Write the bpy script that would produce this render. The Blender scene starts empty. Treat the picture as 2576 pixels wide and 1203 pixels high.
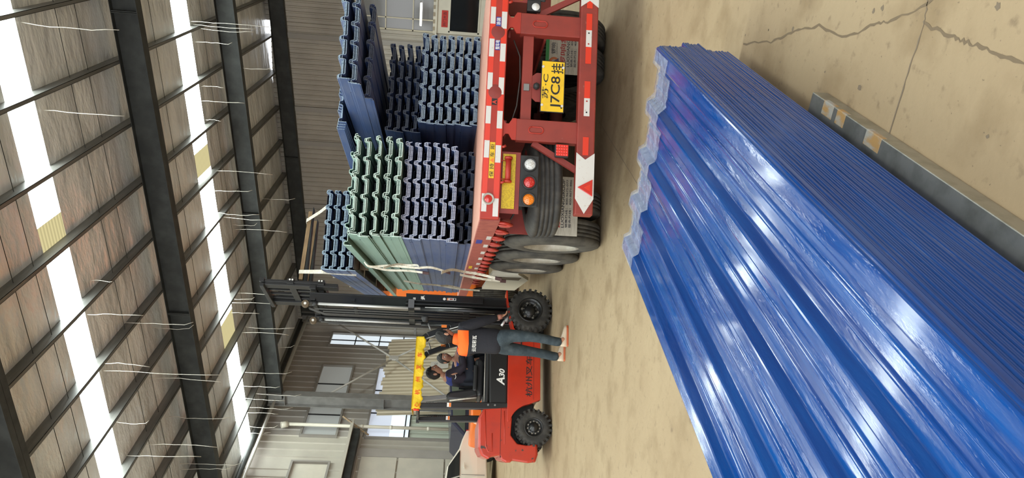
import bpy, bmesh, math, random
from mathutils import Vector, Matrix, Quaternion
from math import pi, sin, cos, radians as R
random.seed(7)
sc = bpy.context.scene
COL = sc.collection

# ------------------------------------------------------------------ camera
PITCH, ROLL, YAW, FPX = .08047, .055265, .40878, 1880.4
fw = Vector((-sin(YAW)*cos(PITCH), cos(YAW)*cos(PITCH), -sin(PITCH)))
rt = Vector((cos(YAW), sin(YAW), 0)); up = rt.cross(fw)
R2 = rt*cos(ROLL) + up*sin(ROLL); U2 = -rt*sin(ROLL) + up*cos(ROLL)
cam = bpy.data.cameras.new('camera'); camo = bpy.data.objects.new('camera', cam); COL.objects.link(camo)
cam.sensor_width = 36; cam.lens = FPX/2576*36; cam.clip_start = .05; cam.clip_end = 400
M = Matrix.Identity(4)
for i, c in enumerate((-U2, R2, -fw)):          # the phone was held upright: the frame lies on its side
    for j in range(3): M[j][i] = c[j]
M.translation = Vector((0, 0, 1.6)); camo.matrix_world = M
sc.camera = camo
# ------------------------------------------------------------------ world, sun, exposure
w = bpy.data.worlds.new('world'); sc.world = w; w.use_nodes = True
bg = w.node_tree.nodes['Background']; bg.inputs[0].default_value = (.93, .96, 1.0, 1); bg.inputs[1].default_value = 3.2
SKY_STRENGTH = 21.0      # daylight coming through the translucent roof strips
sc.view_settings.view_transform = 'Standard'; sc.view_settings.look = 'None'
sc.view_settings.exposure = 0.0; sc.view_settings.gamma = 1.0; sc.view_settings.use_curve_mapping = False
sc.cycles.use_denoising = True
sc.cycles.max_bounces = 8; sc.cycles.diffuse_bounces = 4; sc.cycles.glossy_bounces = 4; sc.cycles.transparent_max_bounces = 12
sc.cycles.sample_clamp_indirect = 6

# ------------------------------------------------------------------ materials
def mat(name, col, rough=.5, metal=0, coat=0, bump=None, vary=None, spec=.5, trans=0, alpha=1, emis=0, mottle=None):
    """bump=(scale,strength,stretch xyz)   vary=(scale,colour2,lo,hi,stretch)"""
    m = bpy.data.materials.new(name); m.use_nodes = True
    nt = m.node_tree; N, L = nt.nodes, nt.links
    b = N['Principled BSDF']
    b.inputs['Base Color'].default_value = (*col, 1); b.inputs['Roughness'].default_value = rough
    b.inputs['Metallic'].default_value = metal; b.inputs['Coat Weight'].default_value = coat
    b.inputs['Coat Roughness'].default_value = .08
    b.inputs['Specular IOR Level'].default_value = spec; b.inputs['Transmission Weight'].default_value = trans
    b.inputs['Alpha'].default_value = alpha
    if emis:
        b.inputs['Emission Color'].default_value = (*col, 1); b.inputs['Emission Strength'].default_value = emis
    tc = N.new('ShaderNodeTexCoord')
    def noise(scale, stretch, detail=6, rough_=.55):
        mp = N.new('ShaderNodeMapping'); mp.inputs['Scale'].default_value = stretch
        L.new(tc.outputs['Object'], mp.inputs[0])
        n = N.new('ShaderNodeTexNoise'); n.inputs['Scale'].default_value = scale; n.inputs['Detail'].default_value = detail
        n.inputs['Roughness'].default_value = rough_
        L.new(mp.outputs[0], n.inputs['Vector']); return n
    last = None
    for v in ([vary] if vary and not isinstance(vary, list) else (vary or [])):
        n = noise(v[0], v[4] if len(v) > 4 else (1, 1, 1))
        r = N.new('ShaderNodeMapRange'); r.inputs['From Min'].default_value = v[2]; r.inputs['From Max'].default_value = v[3]
        L.new(n.outputs['Fac'], r.inputs['Value'])
        mx = N.new('ShaderNodeMix'); mx.data_type = 'RGBA'
        mx.inputs['A'].default_value = (*col, 1); mx.inputs['B'].default_value = (*v[1], 1)
        if last: L.new(last.outputs['Result'], mx.inputs['A'])
        L.new(r.outputs['Result'], mx.inputs['Factor']); last = mx
    if last: L.new(last.outputs['Result'], b.inputs['Base Color'])
    if bump:
        n = noise(bump[0], bump[2] if len(bump) > 2 else (1, 1, 1), 5)
        bp = N.new('ShaderNodeBump'); bp.inputs['Strength'].default_value = bump[1]; bp.inputs['Distance'].default_value = bump[3] if len(bump) > 3 else .02
        L.new(n.outputs['Fac'], bp.inputs['Height']); L.new(bp.outputs['Normal'], b.inputs['Normal'])
    return m
MT = {}
def mk(n, *a, **k): MT[n] = mat(n, *a, **k); return MT[n]
mk('concrete', (.35,.255,.145), .78, vary=[(.55,(.42,.32,.19),.35,.7),(2.6,(.27,.19,.10),.5,.72),(14,(.23,.165,.095),.6,.75),(60,(.18,.13,.08),.66,.74)], bump=(16,.35,(1,1,1),.01))
mk('crack', (.19,.14,.085), .95)
mk('joint', (.2,.155,.105), .95)
mk('steel_dark', (.028,.029,.027), .55, spec=.25, vary=(3,(.05,.052,.048),.4,.7))
mk('steel_grey', (.21,.205,.195), .4, metal=.2, vary=(4,(.27,.265,.25),.4,.7))
mk('brace_grey', (.66,.65,.61), .4)
mk('red_post', (.27,.034,.022), .5, vary=[(5,(.20,.028,.02),.42,.7),(22,(.30,.08,.06),.66,.74)])
mk('purlin', (.12,.118,.11), .4, metal=.3, vary=(3,(.2,.195,.18),.4,.7,(3,.3,3)))
mk('galv', (.46,.46,.42), .32, metal=.8, vary=(9,(.33,.33,.29),.45,.65), bump=(20,.1))
mk('foil', (.88,.895,.905), .32, metal=.35, vary=[(.8,(.66,.67,.675),.4,.65,(.5,2.0,1)),(.9,(.66,.55,.46),.68,.84,(.3,2.4,1))], bump=(1.3,1.0,(.7,1.5,1),.10))
mk('wall_brown', (.43,.395,.335), .5, vary=(.8,(.36,.33,.28),.4,.6))
mk('wall_grey', (.45,.42,.38), .5, vary=(.8,(.38,.355,.32),.4,.65))
mk('wall_light', (.55,.52,.44), .45, vary=(.8,(.46,.43,.37),.4,.65))
mk('cream', (.64,.60,.50), .6, vary=(1,(.56,.53,.45),.4,.6))
mk('sheet_beige', (.72,.64,.48), .5)
mk('trim_grey', (.31,.29,.26), .5)
mk('pipe_cream', (.74,.70,.58), .35)
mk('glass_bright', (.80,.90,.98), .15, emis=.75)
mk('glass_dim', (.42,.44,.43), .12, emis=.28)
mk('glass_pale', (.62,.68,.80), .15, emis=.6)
mk('glass_grey', (.17,.165,.155), .08, coat=.5)
mk('glass_dark', (.012,.013,.013), .06, coat=.6)
mk('glass_car', (.02,.022,.022), .04, coat=1)
mk('glass_green', (.09,.12,.09), .06, coat=1)
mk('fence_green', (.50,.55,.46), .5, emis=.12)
mk('wire', (.62,.58,.50), .35, metal=.4)
mk('mullion', (.55,.50,.38), .5)
mk('red_paper', (.50,.04,.03), .7)
mk('black_ink', (.012,.012,.012), .6)
mk('reflection_glow', (1,1,1), .5, emis=3)  # glow of the bar that mimics a reflection in the office glass
mk('blue_gloss', (.002,.045,.22), .2, coat=.5, spec=.4, vary=[(3,(.003,.075,.30),.4,.65,(6,.3,6))], bump=(16,1,(1.2,.26,1),.0045))
def rough_streaks(m, lo, hi, scale, stretch):
    N, L = m.node_tree.nodes, m.node_tree.links; b = N['Principled BSDF']
    tc = N.new('ShaderNodeTexCoord'); mp = N.new('ShaderNodeMapping'); mp.inputs['Scale'].default_value = stretch
    n = N.new('ShaderNodeTexNoise'); n.inputs['Scale'].default_value = scale; n.inputs['Detail'].default_value = 4
    r = N.new('ShaderNodeMapRange'); r.inputs['From Min'].default_value = .4; r.inputs['From Max'].default_value = .6; r.inputs['To Min'].default_value = lo; r.inputs['To Max'].default_value = hi
    L.new(tc.outputs['Object'], mp.inputs[0]); L.new(mp.outputs[0], n.inputs['Vector']); L.new(n.outputs['Fac'], r.inputs['Value'])
    L.new(r.outputs['Result'], b.inputs['Roughness'])
rough_streaks(MT['blue_gloss'], .10, .26, 5, (9,.5,9))
mk('blue_edge', (.10,.22,.42), .5, vary=(300,(.45,.6,.75),.5,.6))
mk('film', (.75,.82,.9), .08, trans=.0, alpha=.32, coat=1, bump=(7,1,(1,1,1),.06))
mk('sheet_blue', (.035,.07,.185), .42, vary=(4,(.09,.115,.20),.4,.7,(3,.4,3)))
mk('cut_blue', (.36,.47,.55), .6, vary=(60,(.12,.19,.28),.5,.62))
mk('cut_pale', (.50,.56,.68), .6, vary=(60,(.16,.2,.33),.5,.62))
mk('cut_dark', (.09,.11,.145), .7, vary=(60,(.03,.04,.06),.5,.62))
mk('gap_shade', (.012,.016,.028), .6)  # near-black ends: shade of the gaps between rows put into the colour
mk('sheet_green', (.17,.28,.235), .4, vary=(3,(.22,.34,.28),.4,.7,(4,.3,4)))
mk('cut_green', (.62,.76,.66), .6, vary=(60,(.32,.5,.42),.52,.64))
mk('sheet_plum', (.10,.03,.03), .2, vary=(5,(.03,.02,.03),.4,.6,(3,.5,1)), coat=.6, bump=(5,.6,(1,1,1),.05))
mk('red_truck', (.40,.026,.012), .48, vary=[(5,(.30,.024,.014),.42,.7),(22,(.30,.06,.04),.66,.74)])
mk('red_dull', (.26,.035,.025), .55, vary=(4,(.18,.025,.02),.4,.7))
mk('red_side', (.34,.085,.06), .6, vary=(14,(.25,.05,.04),.4,.65))
mk('red_dark', (.09,.012,.01), .7)
mk('deck_pink', (.62,.33,.25), .75, vary=(9,(.5,.2,.14),.45,.7,(1,8,1)))
mk('refl_red', (.66,.035,.012), .35)
mk('refl_white', (.62,.60,.56), .35, vary=(30,(.5,.42,.36),.6,.72))
mk('yellow_sign', (.78,.48,.01), .45, vary=(8,(.62,.38,.02),.5,.7))
mk('yellow_refl', (.62,.42,.01), .5, vary=(120,(.45,.3,.01),.45,.6))
mk('sticker_blue', (.03,.04,.25), .5)
mk('white', (.78,.76,.71), .5)
mk('rubber', (.028,.026,.023), .75, vary=(9,(.06,.054,.045),.45,.7), bump=(60,.2))
mk('rubber_dusty', (.075,.068,.055), .85, vary=(7,(.035,.032,.028),.42,.65), bump=(60,.2))
mk('rim_steel', (.30,.27,.22), .5, metal=.5, vary=(9,(.45,.42,.36),.45,.7))
mk('black_paint', (.013,.013,.013), .38, coat=.2)
mk('black_plastic', (.02,.02,.02), .55)
mk('black_seat', (.016,.016,.016), .4, coat=.15)
mk('chrome', (.66,.65,.62), .35, metal=.4)
mk('bolt', (.34,.33,.3), .35, metal=.8)
mk('hose', (.05,.045,.04), .6)
mk('flap', (.47,.44,.37), .8, vary=(9,(.38,.35,.29),.42,.66,(1,1,6)))
mk('green_strip', (.03,.24,.06), .5)
mk('logo_orange', (.50,.15,.05), .6)
mk('logo_blue', (.05,.06,.13), .6)
mk('text_red', (.33,.03,.025), .6)
mk('text_dark', (.03,.03,.045), .6)
mk('lens_clear', (.75,.75,.72), .15, bump=(200,.5), coat=1)
mk('lens_red', (.55,.02,.015), .15, coat=1)
mk('lens_orange', (.85,.22,.01), .15, coat=1)
mk('lens_red_lit', (.9,.03,.02), .2, coat=1, emis=.35)
mk('fork_red', (.50,.030,.010), .3, coat=.5, vary=[(6,(.44,.028,.010),.4,.7)])
mk('fork_red_worn', (.47,.032,.012), .35, coat=.4, vary=[(4,(.36,.03,.018),.5,.7),(9,(.05,.04,.035),.66,.69)])
mk('banner', (.82,.55,.015), .6, bump=(12,.4,(1,1,1),.03))
mk('banner_red', (.75,.05,.01), .6)
mk('orange_cloth', (.95,.13,.01), .7)
mk('cloth_black', (.012,.012,.017), .85, bump=(14,.4,(1,1,1),.02))
mk('cloth_plum', (.022,.016,.026), .85, bump=(14,.4,(1,1,1),.02))
mk('cloth_blue', (.02,.035,.20), .8)
mk('denim', (.030,.045,.055), .85, vary=(10,(.06,.08,.09),.45,.7), bump=(20,.4,(1,1,1),.02))
mk('denim_dark', (.012,.015,.024), .85)
mk('skin', (.46,.23,.14), .55)
mk('skin_dark', (.33,.15,.095), .55)
mk('lips', (.24,.07,.06), .5)
mk('glove', (.42,.17,.12), .8)
mk('hair', (.009,.008,.007), .6, bump=(60,.8,(1,1,1),.01))
mk('shoe_cream', (.62,.50,.36), .65)
mk('shoe_orange', (.52,.13,.05), .6)
mk('car_white', (.80,.75,.64), .25, coat=.8)
mk('car_orange', (.90,.20,.03), .3, coat=.6)
mk('car_blue', (.012,.015,.04), .35, coat=.5)
mk('strap', (.68,.64,.54), .6, vary=(20,(.5,.44,.33),.45,.65))
mk('strap_end', (.07,.03,.03), .7)
mk('wood', (.36,.24,.12), .75, vary=(5,(.25,.16,.08),.4,.65,(1,6,6)))
mk('wood_dark', (.12,.085,.05), .8)
mk('rust', (.42,.25,.09), .8, vary=(28,(.36,.35,.31),.42,.6,(1,.4,1)))
mk('orange_label', (.8,.2,.03), .5)
def yoke(name, base, top, z0, k, xlim, axis=0, off=0):
    m = mat(name, base, .85, bump=(14,.4,(1,1,1),.02)); N, L = m.node_tree.nodes, m.node_tree.links; b = N['Principled BSDF']
    tc = N.new('ShaderNodeTexCoord'); sp = N.new('ShaderNodeSeparateXYZ'); L.new(tc.outputs['Object'], sp.inputs[0])
    def mth(op, a, c):
        n = N.new('ShaderNodeMath'); n.operation = op
        for i, q in enumerate((a, c)):
            if q is None: continue
            if isinstance(q, (int, float)): n.inputs[i].default_value = q
            else: L.new(q, n.inputs[i])
        return n.outputs[0]
    ax = mth('ABSOLUTE', mth('ADD', sp.outputs[axis], off), None)
    t = mth('MULTIPLY', mth('GREATER_THAN', mth('SUBTRACT', sp.outputs[2], mth('MULTIPLY', ax, k)), z0), mth('LESS_THAN', ax, xlim))
    mx = N.new('ShaderNodeMix'); mx.data_type = 'RGBA'; mx.inputs['A'].default_value = (*base, 1); mx.inputs['B'].default_value = (*top, 1)
    L.new(t, mx.inputs['Factor']); L.new(mx.outputs['Result'], b.inputs['Base Color']); MT[name] = m
yoke('jacket_orange', (.012,.012,.017), (.95,.13,.01), 1.305, .05, .175, 0, .055)
yoke('jacket_blue', (.022,.016,.026), (.02,.035,.20), .36, .12, .21, 1)
yoke('jacket_blue2', (.012,.012,.017), (.02,.035,.20), 1.30, .1, .2)
# translucent roof strip: daylight glowing through ribbed plastic
def strip_mat(name, col, st):
    m = bpy.data.materials.new(name); m.use_nodes = True; N, L = m.node_tree.nodes, m.node_tree.links
    N.remove(N['Principled BSDF']); e = N.new('ShaderNodeEmission'); e.inputs[1].default_value = st
    tc = N.new('ShaderNodeTexCoord'); wv = N.new('ShaderNodeTexWave'); wv.bands_direction = 'Y'; wv.inputs['Scale'].default_value = 3.3
    wv.inputs['Distortion'].default_value = 0
    L.new(tc.outputs['Object'], wv.inputs[0]); r = N.new('ShaderNodeMix'); r.data_type = 'RGBA'
    r.inputs['A'].default_value = (*[c*.72 for c in col], 1); r.inputs['B'].default_value = (*col, 1)
    L.new(wv.outputs['Fac'], r.inputs['Factor']); L.new(r.outputs['Result'], e.inputs[0])
    L.new(e.outputs[0], N['Material Output'].inputs[0]); MT[name] = m
strip_mat('daylight', (.90,1.0,.97), SKY_STRENGTH)
strip_mat('daylight_dirty', (.80,.70,.36), .95)

# ------------------------------------------------------------------ helpers
def empty(name, loc=(0,0,0), rz=0, label=None, cat=None, group=None):
    o = bpy.data.objects.new(name, None); COL.objects.link(o); o.location = loc; o.rotation_euler = (0,0,rz)
    o.empty_display_size = .1
    tag(o, label, cat, group); return o
def tag(o, label=None, cat=None, group=None, kind=None):
    if label: o['label'] = label
    if cat: o['category'] = cat
    if group: o['group'] = group
    if kind: o['kind'] = kind
    return o
def kids(o): return [c for c in bpy.data.objects if c.parent == o]
def copy_tree(o, parent=None):
    c = o.copy(); COL.objects.link(c); c.parent = parent
    for ch in kids(o): copy_tree(ch, c)
    return c
def frame(d):                                   # basis with z along d
    d = Vector(d).normalized(); a = Vector((0,0,1)) if abs(d.z) < .9 else Vector((1,0,0))
    x = a.cross(d).normalized(); y = d.cross(x); return x, y, d
class MB:
    def __init__(s): s.bm = bmesh.new(); s.mats = []
    def mi(s, m):
        if m is None: return 0
        if m not in s.mats: s.mats.append(m)
        return s.mats.index(m)
    def face(s, vs, m=None, smooth=False):
        try: f = s.bm.faces.new(vs)
        except ValueError: return None
        f.material_index = s.mi(m); f.smooth = smooth; return f
    def V(s, *p): return s.bm.verts.new(p if len(p) > 1 else p[0])
    def box(s, x0, x1, y0, y1, z0, z1, m=None, rot=None, about=None):
        P = [Vector((x, y, z)) for z in (z0, z1) for y in (y0, y1) for x in (x0, x1)]
        if rot is not None:
            c = Vector(about) if about else Vector(((x0+x1)/2, (y0+y1)/2, (z0+z1)/2)); P = [c + rot @ (p-c) for p in P]
        v = [s.V(p) for p in P]
        for q in ((0,2,3,1),(4,5,7,6),(0,1,5,4),(2,6,7,3),(0,4,6,2),(1,3,7,5)): s.face([v[i] for i in q], m)
        return s
    def bar(s, a, b, w, h, m=None, upv=(0,0,1)):  # rectangular bar from a to b
        a, b = Vector(a), Vector(b); d = (b-a).normalized(); u = Vector(upv); x = d.cross(u)
        if x.length < 1e-4: x = d.cross(Vector((1,0,0)))
        x.normalize(); u = x.cross(d)
        vs = [s.V(p + x*i*w/2 + u*j*h/2) for p in (a, b) for i, j in ((-1,-1),(1,-1),(1,1),(-1,1))]
        for q in ((3,2,1,0),(4,5,6,7),(0,1,5,4),(1,2,6,5),(2,3,7,6),(3,0,4,7)): s.face([vs[i] for i in q], m)
        return s
    def cyl(s, a, b, r, r2=None, n=16, m=None, smooth=True, cap=True):
        a, b = Vector(a), Vector(b); r2 = r if r2 is None else r2; x, y, d = frame(b-a)
        A = [s.V(a + (x*cos(t)+y*sin(t))*r) for t in [2*pi*i/n for i in range(n)]]
        B = [s.V(b + (x*cos(t)+y*sin(t))*r2) for t in [2*pi*i/n for i in range(n)]]
        for i in range(n): s.face([A[i], A[(i+1)%n], B[(i+1)%n], B[i]], m, smooth)
        if cap: s.face(A[::-1], m); s.face(B, m)
        return s
    def tube(s, pts, r, n=8, m=None, flat=None):  # round tube or flat tape (flat=(w,t))
        pts = [Vector(p) for p in pts]; rings = []; px = None
        for i, p in enumerate(pts):
            d = (pts[min(i+1, len(pts)-1)] - pts[max(i-1, 0)]).normalized()
            if px is None: x, y, _ = frame(d)
            else:
                x = px - d*px.dot(d)
                if x.length < 1e-5: x, y, _ = frame(d)
                x.normalize(); y = d.cross(x)
            px = x
            rr = r[i] if isinstance(r, (list, tuple)) else r
            rings.append([s.V(p + (x*cos(t)+y*sin(t))*rr) for t in [2*pi*k/n for k in range(n)]])
        for A, B in zip(rings, rings[1:]):
            for i in range(n): s.face([A[i], A[(i+1)%n], B[(i+1)%n], B[i]], m, True)
        s.face(rings[0][::-1], m); s.face(rings[-1], m); return s
    def tape(s, pts, wv, t=.003, m=None):       # flat strap of width vector wv along pts
        wv = Vector(wv); rows = []
        for i, p in enumerate(pts):
            p = Vector(p); d = Vector(pts[min(i+1, len(pts)-1)]) - Vector(pts[max(i-1, 0)]); nn = d.cross(wv)
            nn = nn.normalized() if nn.length > 1e-6 else Vector((0,0,1))
            rows.append([s.V(p-wv/2-nn*t/2), s.V(p+wv/2-nn*t/2), s.V(p+wv/2+nn*t/2), s.V(p-wv/2+nn*t/2)])
        for A, B in zip(rows, rows[1:]):
            for i in range(4): s.face([A[i], A[(i+1)%4], B[(i+1)%4], B[i]], m, False)
        s.face(rows[0][::-1], m); s.face(rows[-1], m); return s
    def lathe(s, prof, c=(0,0,0), ax=(0,1,0), n=32, m=None, smooth=True, closed=False):  # prof: (axial, radius[, mat])
        c = Vector(c); x, y, d = frame(ax); rings = []
        for q in prof:
            rings.append([s.V(c + d*q[0] + (x*cos(t)+y*sin(t))*max(q[1], 1e-4)) for t in [2*pi*k/n for k in range(n)]])
        pr = list(zip(rings, rings[1:])) + ([(rings[-1], rings[0])] if closed else [])
        for k, (A, B) in enumerate(pr):
            mm = prof[k][2] if len(prof[k]) > 2 else m
            for i in range(n): s.face([A[i], A[(i+1)%n], B[(i+1)%n], B[i]], mm, smooth)
        return s
    def prism(s, poly, ax, a, b, m=None, smooth=False):  # poly in the two axes other than ax
        def P(u, v, t):
            return {'x': (t,u,v), 'y': (u,t,v), 'z': (u,v,t)}[ax]
        A = [s.V(P(u,v,a)) for u, v in poly]; B = [s.V(P(u,v,b)) for u, v in poly]; n = len(poly)
        for i in range(n): s.face([A[i], A[(i+1)%n], B[(i+1)%n], B[i]], m, smooth)
        s.face(A[::-1], m); s.face(B, m); return s
    def loft(s, rings, m=None, smooth=True, cap=True):
        Rg = [[s.V(p) for p in r] for r in rings]; n = len(Rg[0])
        for A, B in zip(Rg, Rg[1:]):
            for i in range(n): s.face([A[i], A[(i+1)%n], B[(i+1)%n], B[i]], m, smooth)
        if cap: s.face(Rg[0][::-1], m); s.face(Rg[-1], m)
        return s
    def build(s, name, m=None, parent=None, bevel=0, seg=2, subsurf=0, recalc=True, smooth=None):
        if recalc: bmesh.ops.recalc_face_normals(s.bm, faces=s.bm.faces[:])
        me = bpy.data.meshes.new(name); s.bm.to_mesh(me); s.bm.free()
        ms = s.mats if s.mats and s.mats[0] is not None else []
        for q in (ms or [m]): me.materials.append(MT[q] if isinstance(q, str) else q)
        o = bpy.data.objects.new(name, me); COL.objects.link(o)
        if parent: o.parent = parent
        if smooth is not None:
            for p in me.polygons: p.use_smooth = smooth
        if bevel:
            b = o.modifiers.new('b', 'BEVEL'); b.width = bevel; b.segments = seg; b.limit_method = 'ANGLE'; b.angle_limit = R(40)
        if subsurf:
            q = o.modifiers.new('s', 'SUBSURF'); q.levels = q.render_levels = subsurf
        return o
def text(body, w, h, m, parent, loc, rot=(pi/2,0,0), name='lettering', ext=.001, bold=0, shear=0):
    c = bpy.data.curves.new('t', 'FONT'); c.body = body; c.extrude = .0; c.offset = bold; c.shear = shear
    c.align_x = 'CENTER'; c.align_y = 'CENTER'; c.resolution_u = 3
    o = bpy.data.objects.new('t', c); COL.objects.link(o); bpy.context.view_layer.update()
    dg = bpy.context.evaluated_depsgraph_get(); me = bpy.data.meshes.new_from_object(o.evaluated_get(dg))
    bpy.data.objects.remove(o)
    xs = [v.co.x for v in me.vertices]; ys = [v.co.y for v in me.vertices]
    cx, cy = (min(xs)+max(xs))/2, (min(ys)+max(ys))/2; sx, sy = w/(max(xs)-min(xs)), h/(max(ys)-min(ys))
    for v in me.vertices: v.co = ((v.co.x-cx)*sx, (v.co.y-cy)*sy, 0)
    me.materials.clear(); me.materials.append(MT[m])
    t = bpy.data.objects.new(name, me); COL.objects.link(t); t.parent = parent; t.location = loc; t.rotation_euler = rot
    return t
ORD = 'zeroth first second third fourth fifth sixth seventh eighth ninth tenth eleventh twelfth thirteenth fourteenth fifteenth sixteenth seventeenth eighteenth nineteenth twentieth'.split()
def ordinal(n): return ORD[n] if n <= 20 else 'twenty-'+ORD[n-20]
def struct(o, label=None): o['kind'] = 'structure'; return tag(o, label)
def ribbed(mb, u0, u1, z0, z1, fix, axis, pitch=.2, depth=.03, rib=.06, sgn=1, m=None, thick=.0):
    """profiled cladding in a vertical plane, ribs upright; axis = 'x' or 'y' is the running direction"""
    pts = []; u = u0
    while u < u1 - 1e-6:
        for du, d in ((0,0),(pitch-rib,0),(pitch-rib*.75,depth),(pitch-rib*.25,depth)):
            if u+du < u1: pts.append((u+du, fix+sgn*d))
        u += pitch
    pts.append((u1, fix))
    row = lambda z: [mb.V((a, b, z) if axis == 'x' else (b, a, z)) for a, b in pts]
    A, B = row(z0), row(z1)
    for i in range(len(pts)-1): mb.face([A[i], A[i+1], B[i+1], B[i]], m)

# ================================================================== SETTING
SL = .063
def zc(x): return 8.705 + SL*x if x < 2 else 8.705 + SL*2 - SL*(x-2)
XW, YE = -17.0, 28.1
mb = MB()
v = [mb.V(p) for p in ((-17.4,-6,0),(14,-6,0),(14,28.6,0),(-17.4,28.6,0))]; mb.face(v, 'concrete')
def ribbon(pts, w0, m, seg=7, jag=.35, z=.0012):
    P = []
    for a, b in zip(pts, pts[1:]):
        for k in range(seg):
            t = k/seg; P.append(Vector((a[0]+(b[0]-a[0])*t, a[1]+(b[1]-a[1])*t)))
    P.append(Vector(pts[-1])); rows = []
    for i, p in enumerate(P):
        d = (P[min(i+1, len(P)-1)]-P[max(i-1,0)]).normalized(); n = Vector((-d.y, d.x)); o = random.uniform(-1,1)*w0*jag*1.6
        ww = w0*random.uniform(.35, 1.2)
        rows.append((mb.V(p.x+n.x*(o-ww/2), p.y+n.y*(o-ww/2), z), mb.V(p.x+n.x*(o+ww/2), p.y+n.y*(o+ww/2), z)))
    for A, B in zip(rows, rows[1:]): mb.face([A[0], A[1], B[1], B[0]], m)
ribbon([(.02,2.3),(-.146,2.596),(-.25,2.83),(-.271,2.939),(-.353,3.128),(-.343,3.407),(-.403,3.643),(-.491,3.904),(-.563,4.292)], .012, 'crack')
ribbon([(1.5,2.66),(-.15,2.63),(-.228,2.613),(-.513,2.628),(-2.2,2.62)], .008, 'joint', 10)
ribbon([(-.228,2.613),(-.247,2.427),(-.252,2.339),(-.257,2.219),(-.267,2.079),(-.3,1.4)], .012, 'crack')
ribbon([(-2.07,8.3),(-2.072,5.8),(-2.07,3.0)], .006, 'joint', 12, .1)
for _ in range(60):                                   # flakes and oil spots on the slab
    cx, cy = random.uniform(-1.2,1.2), random.uniform(1.2,4.5); r0 = random.uniform(.004,.016)
    k = random.randint(6,9); vs = [mb.V(cx+r0*random.uniform(.6,1.3)*cos(2*pi*i/k), cy+r0*random.uniform(.6,1.3)*sin(2*pi*i/k), .0008) for i in range(k)]; mb.face(vs, 'joint')
struct(mb.build('floor', recalc=False), 'tan concrete slab with wandering cracks')

def roof_panel(name, y0, y1, m, x0=-17.4, x1=2, dz=.2, nx=1):
    mb = MB(); xs = [x0+(x1-x0)*i/nx for i in range(nx+1)]
    for a, b in zip(xs, xs[1:]):
        q = [mb.V(a,y0,zc(a)+dz), mb.V(b,y0,zc(b)+dz), mb.V(b,y1,zc(b)+dz), mb.V(a,y1,zc(a)+dz)]; mb.face(q, m)
        q = [mb.V(a,y0,zc(a)+dz+.05), mb.V(b,y0,zc(b)+dz+.05), mb.V(b,y1,zc(b)+dz+.05), mb.V(a,y1,zc(a)+dz+.05)]; mb.face(q, m)
    return mb.build(name)
STRIPS = [(-1.9,-1.0),(5.1,6.0),(12.0,12.8),(19.4,20.5)]
mb = MB(); ys = [-6]+[v for s in STRIPS for v in s]+[28.4]
for i in range(0, len(ys), 2):
    for side in ((-17.4,2),(2,14)):
        y = ys[i]
        while y < ys[i+1]-1e-4:                       # foil sags a little between its lines of wire
            y2 = min(y+3.0, ys[i+1]); a, b = side
            for t0, t1 in ((a, b),):
                n = 14
                for k in range(n):
                    xa, xb = a+(b-a)*k/n, a+(b-a)*(k+1)/n
                    ym = (y+y2)/2
                    p = lambda x, yy, d: mb.V(x, yy, zc(x)+.2-d)
                    mb.face([p(xa,y,0), p(xb,y,0), p(xb,ym,.0), p(xa,ym,.0)], 'foil', True)
                    mb.face([p(xa,ym,.0), p(xb,ym,.0), p(xb,y2,0), p(xa,y2,0)], 'foil', True)
            y = y2
        mb.face([mb.V(side[0],ys[i],zc(side[0])+.3), mb.V(side[1],ys[i],zc(side[1])+.3), mb.V(side[1],ys[i+1],zc(side[1])+.3), mb.V(side[0],ys[i+1],zc(side[0])+.3)], 'wall_grey')
bmesh.ops.remove_doubles(mb.bm, verts=mb.bm.verts[:], dist=.001)
struct(mb.build('ceiling', recalc=False), 'crinkled silver brown foil insulation under the roof')
# purlins
PX = [-.73-1.305*k for k in range(13)]
for k, x in enumerate(PX):
    mb = MB(); z = zc(x)
    mb.box(x-.004, x+.004, -5.8, 28.2, z, z+.2); mb.box(x-.07, x+.004, -5.8, 28.2, z, z+.006); mb.box(x-.07, x-.062, -5.8, 28.2, z, z+.025)
    struct(mb.build('trim_%d' % (k+1), 'purlin'), 'grey galvanised roof purlin running the length of the hall')
# rafters
for k, y in enumerate((-3.1, 3.2, 9.12, 15.8, 22.1, 27.9)):
    mb = MB()
    for a, b in ((-16.1, 2), (2, 13.6)):
        h0 = .52; za, zb = zc(a)-.01, zc(b)-.01
        for y0, y1, d0, d1 in ((y-.005, y+.005, 0, h0), (y-.13, y+.13, h0-.012, h0), (y-.13, y+.13, 0, .012)):
            vs = [mb.V(a,y0,za-d1), mb.V(b,y0,zb-d1), mb.V(b,y1,zb-d1), mb.V(a,y1,za-d1), mb.V(a,y0,za-d0), mb.V(b,y0,zb-d0), mb.V(b,y1,zb-d0), mb.V(a,y1,za-d0)]
            for q in ((0,3,2,1),(4,5,6,7),(0,1,5,4),(2,3,7,6),(0,4,7,3),(1,2,6,5)): mb.face([vs[i] for i in q])
        if a < 0:
            for xx in (-9.2, -2.4): mb.box(xx-.01, xx+.01, y-.12, y+.12, zc(xx)-.51, zc(xx)-.01); mb.box(xx+.02, xx+.04, y-.12, y+.12, zc(xx)-.51, zc(xx)-.01)
    o = struct(mb.build('trim_%d' % (20+k), 'steel_dark'), 'dark steel roof rafter crossing the hall')
    if k in (3, 4, 2):                              # fly braces between rafter flange and purlins
        for xx in PX[1::3]:
            f = MB(); f.bar((xx, y+.1, zc(xx)-.5), (xx, y+.62, zc(xx)+.03), .03, .03); struct(f.build('fly_brace', 'steel_grey', o))
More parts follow.
